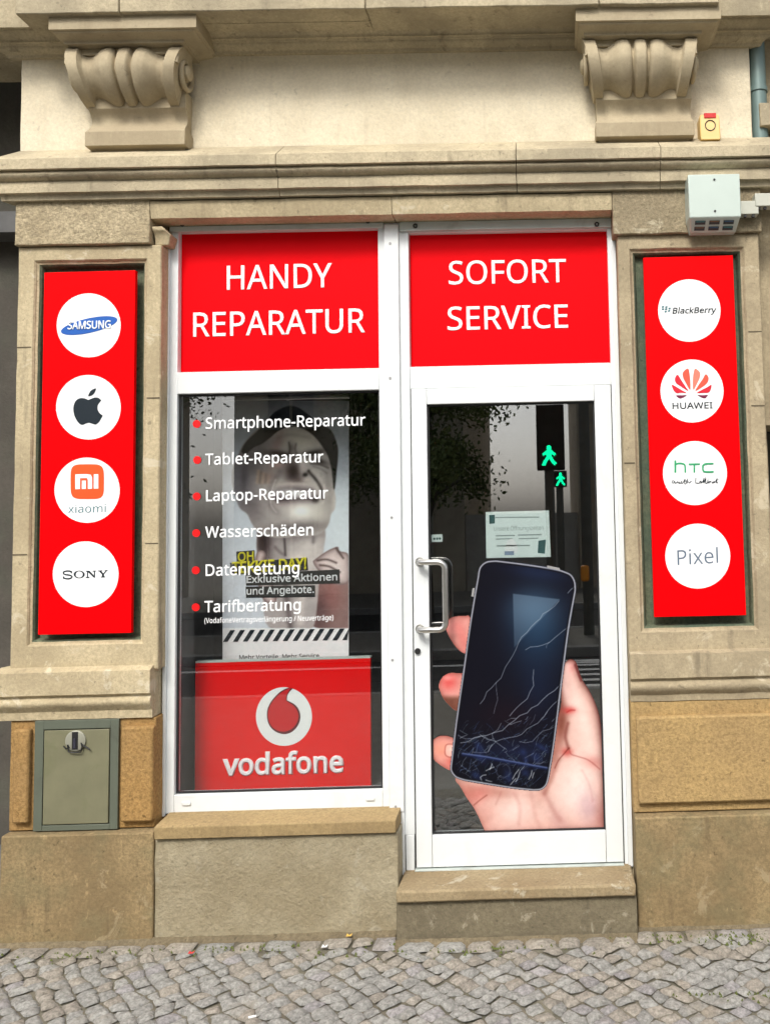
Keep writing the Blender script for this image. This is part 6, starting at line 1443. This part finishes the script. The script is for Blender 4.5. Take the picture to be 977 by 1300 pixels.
# trees
def leaf_mat(name, a, b):
    m, nt, p = new_mat(name); v = mapped(nt)
    nt.links.new(mixc(nt, ramp(nt, nz(nt, v, 1.6, 3), .35, .65), a, b), p.inputs['Base Color']); p.inputs['Roughness'].default_value = .6
    return m
M_LEAF = leaf_mat('leaves', (0.09, 0.14, 0.04), (0.20, 0.24, 0.08)); M_BARK = stone('bark', (0.09, 0.075, 0.055), (0.06, 0.05, 0.04), seed=30, bscale=25)
def tree(x, y, h, cr_, label, n=10000, seed=1, low=.45):
    rt = root('street_tree', (x, y, -.05), label, 'tree', 'trees across the street')
    g = random.Random(seed); tr = MB()
    pts = [(x + g.uniform(-.06, .06) * k, y + g.uniform(-.06, .06) * k, -.05 + h * .8 * k / 6) for k in range(7)]
    tr.tube(pts, [.13 - .016 * k for k in range(7)], 10)
    tips = []
    for k in range(16):
        b = Vector(pts[3 + k % 4]); a = g.uniform(0, 6.28); l = cr_ * g.uniform(.5, 1.0)
        e = b + Vector((math.cos(a) * l, math.sin(a) * l, g.uniform(-.15, .55) * cr_)); mid = (b + e) / 2 + Vector((0, 0, .12 * l))
        tr.tube([b, mid, e], [.045, .03, .012], 6); tips += [e, mid, (e + mid) / 2]
    for k in range(26): tips.append(Vector((x, y, h * .75)) + Vector((g.gauss(0, 1), g.gauss(0, 1), g.gauss(0, .8))) * cr_ * .45)
    tr.build('trunk', M_BARK, rt, smooth=60)
    v = []; f = []
    for k in range(n):
        c = g.choice(tips) + Vector((g.gauss(0, 1), g.gauss(0, 1), g.gauss(0, 1))) * cr_ * .17
        q = Vector((g.gauss(0, 1), g.gauss(0, 1), g.gauss(0, 1))).normalized(); w = q.orthogonal().normalized(); s = g.uniform(.035, .065)
        i = len(v); v += [c + q * s, c + w * s * .6, c - q * s, c - w * s * .6]; f.append((i, i + 1, i + 2, i + 3))
    obj('crown', v, f, M_LEAF, rt, smooth=0)
p = mirror(566, 690, 11.2); tree(p.x - .35, -11.2, 5.2, 1.15, 'street tree with pale trunk opposite the shop door', seed=4)
p = mirror(215, 690, 13.8); tree(p.x - 1.3, -13.8, 6.2, 1.7, 'larger street tree opposite the shop window', seed=9, n=12000)
p = mirror(470, 690, 14.2); tree(p.x + .4, -14.2, 6.4, 1.5, 'dense street tree opposite the middle of the shop front', seed=13, n=12000)
# houses opposite
M_FARW = [stone('far_wall_brown', (0.50, 0.44, 0.35), (0.42, 0.37, 0.29), seed=40), stone('far_wall_grey', (0.50, 0.48, 0.44), (0.42, 0.40, 0.37), seed=41)]
M_PANE = paint('dark_far_pane', (0.02, 0.025, 0.03), rough=.1); M_FFR = paint('far_window_frame', (0.32, 0.30, 0.25), rough=.6)
def house(x0, x1, y, h, mat, label, roofh=2.0, dep=9.0):
    o = root('town_house', ((x0 + x1) / 2, y, -.3), label, 'house', 'houses across the street')
    MB().box(x0, x1, y - dep, y, -.3, h).build('wall', mat, o)
    MB().add([(x0, y, h), (x1, y, h), (x1, y - dep, h), (x0, y - dep, h), (x0, y - dep / 2, h + roofh), (x1, y - dep / 2, h + roofh)], [(0, 1, 5, 4), (2, 3, 4, 5), (0, 4, 3), (1, 2, 5)]).build('roof', M_BARK, o, smooth=0)
    n = int((x1 - x0) / 2.1); fl = int(h / 3.1)
    for k in range(n):
        for l in range(fl):
            cx = x0 + (k + .5) * (x1 - x0) / n; z = .8 + l * 3.1
            w = MB(); w.box(cx - .62, cx - .54, y + .002, y + .08, z, z + 1.8).box(cx + .54, cx + .62, y + .002, y + .08, z, z + 1.8).box(cx - .66, cx + .66, y + .002, y + .14, z - .1, z - .001).box(cx - .66, cx + .66, y + .002, y + .12, z + 1.801, z + 1.95).box(cx - .03, cx + .03, y + .01, y + .05, z, z + 1.8)
            f_ = w.build('window', M_FFR, o, smooth=0)
            MB().quad((cx - .539, y + .006, z), (cx + .539, y + .006, z), (cx + .539, y + .006, z + 1.8), (cx - .539, y + .006, z + 1.8)).build('pane', M_PANE, f_, smooth=0)
house(mirror(296, 600, 16.6).x, mirror(588, 600, 16.6).x, -16.6, 10.5, M_FARW[0], 'brown town house with rows of windows straight across the street')
house(mirror(733, 600, 16.6).x, 16.0, -16.6, 10.0, M_FARW[0], 'brown town house right of the added sky gap across the street')
o = root('added_gap_wall', (mirror(660, 640, 16.6).x, -16.8, -.3), 'added low wall under the sky gap kept open for a bright door reflection', 'wall')
MB().box(mirror(588, 600, 16.6).x + .01, mirror(733, 600, 16.6).x - .01, -17.0, -16.75, -.3, mirror(660, 652, 16.75).z).build('masonry', M_FARW[1], o)  # wall and sky gap added so the door glass mirrors a bright patch
house(-26.0, mirror(226, 600, 17.0).x - 1.0, -17.0, 9.5, M_FARW[1], 'grey town house beyond the gap across the street', dep=3.0)

for o in list(S.objects):
    if o.type == 'MESH' and o.parent is None and 'kind' not in o.keys() and 'label' not in o.keys(): print('untagged', o.name)
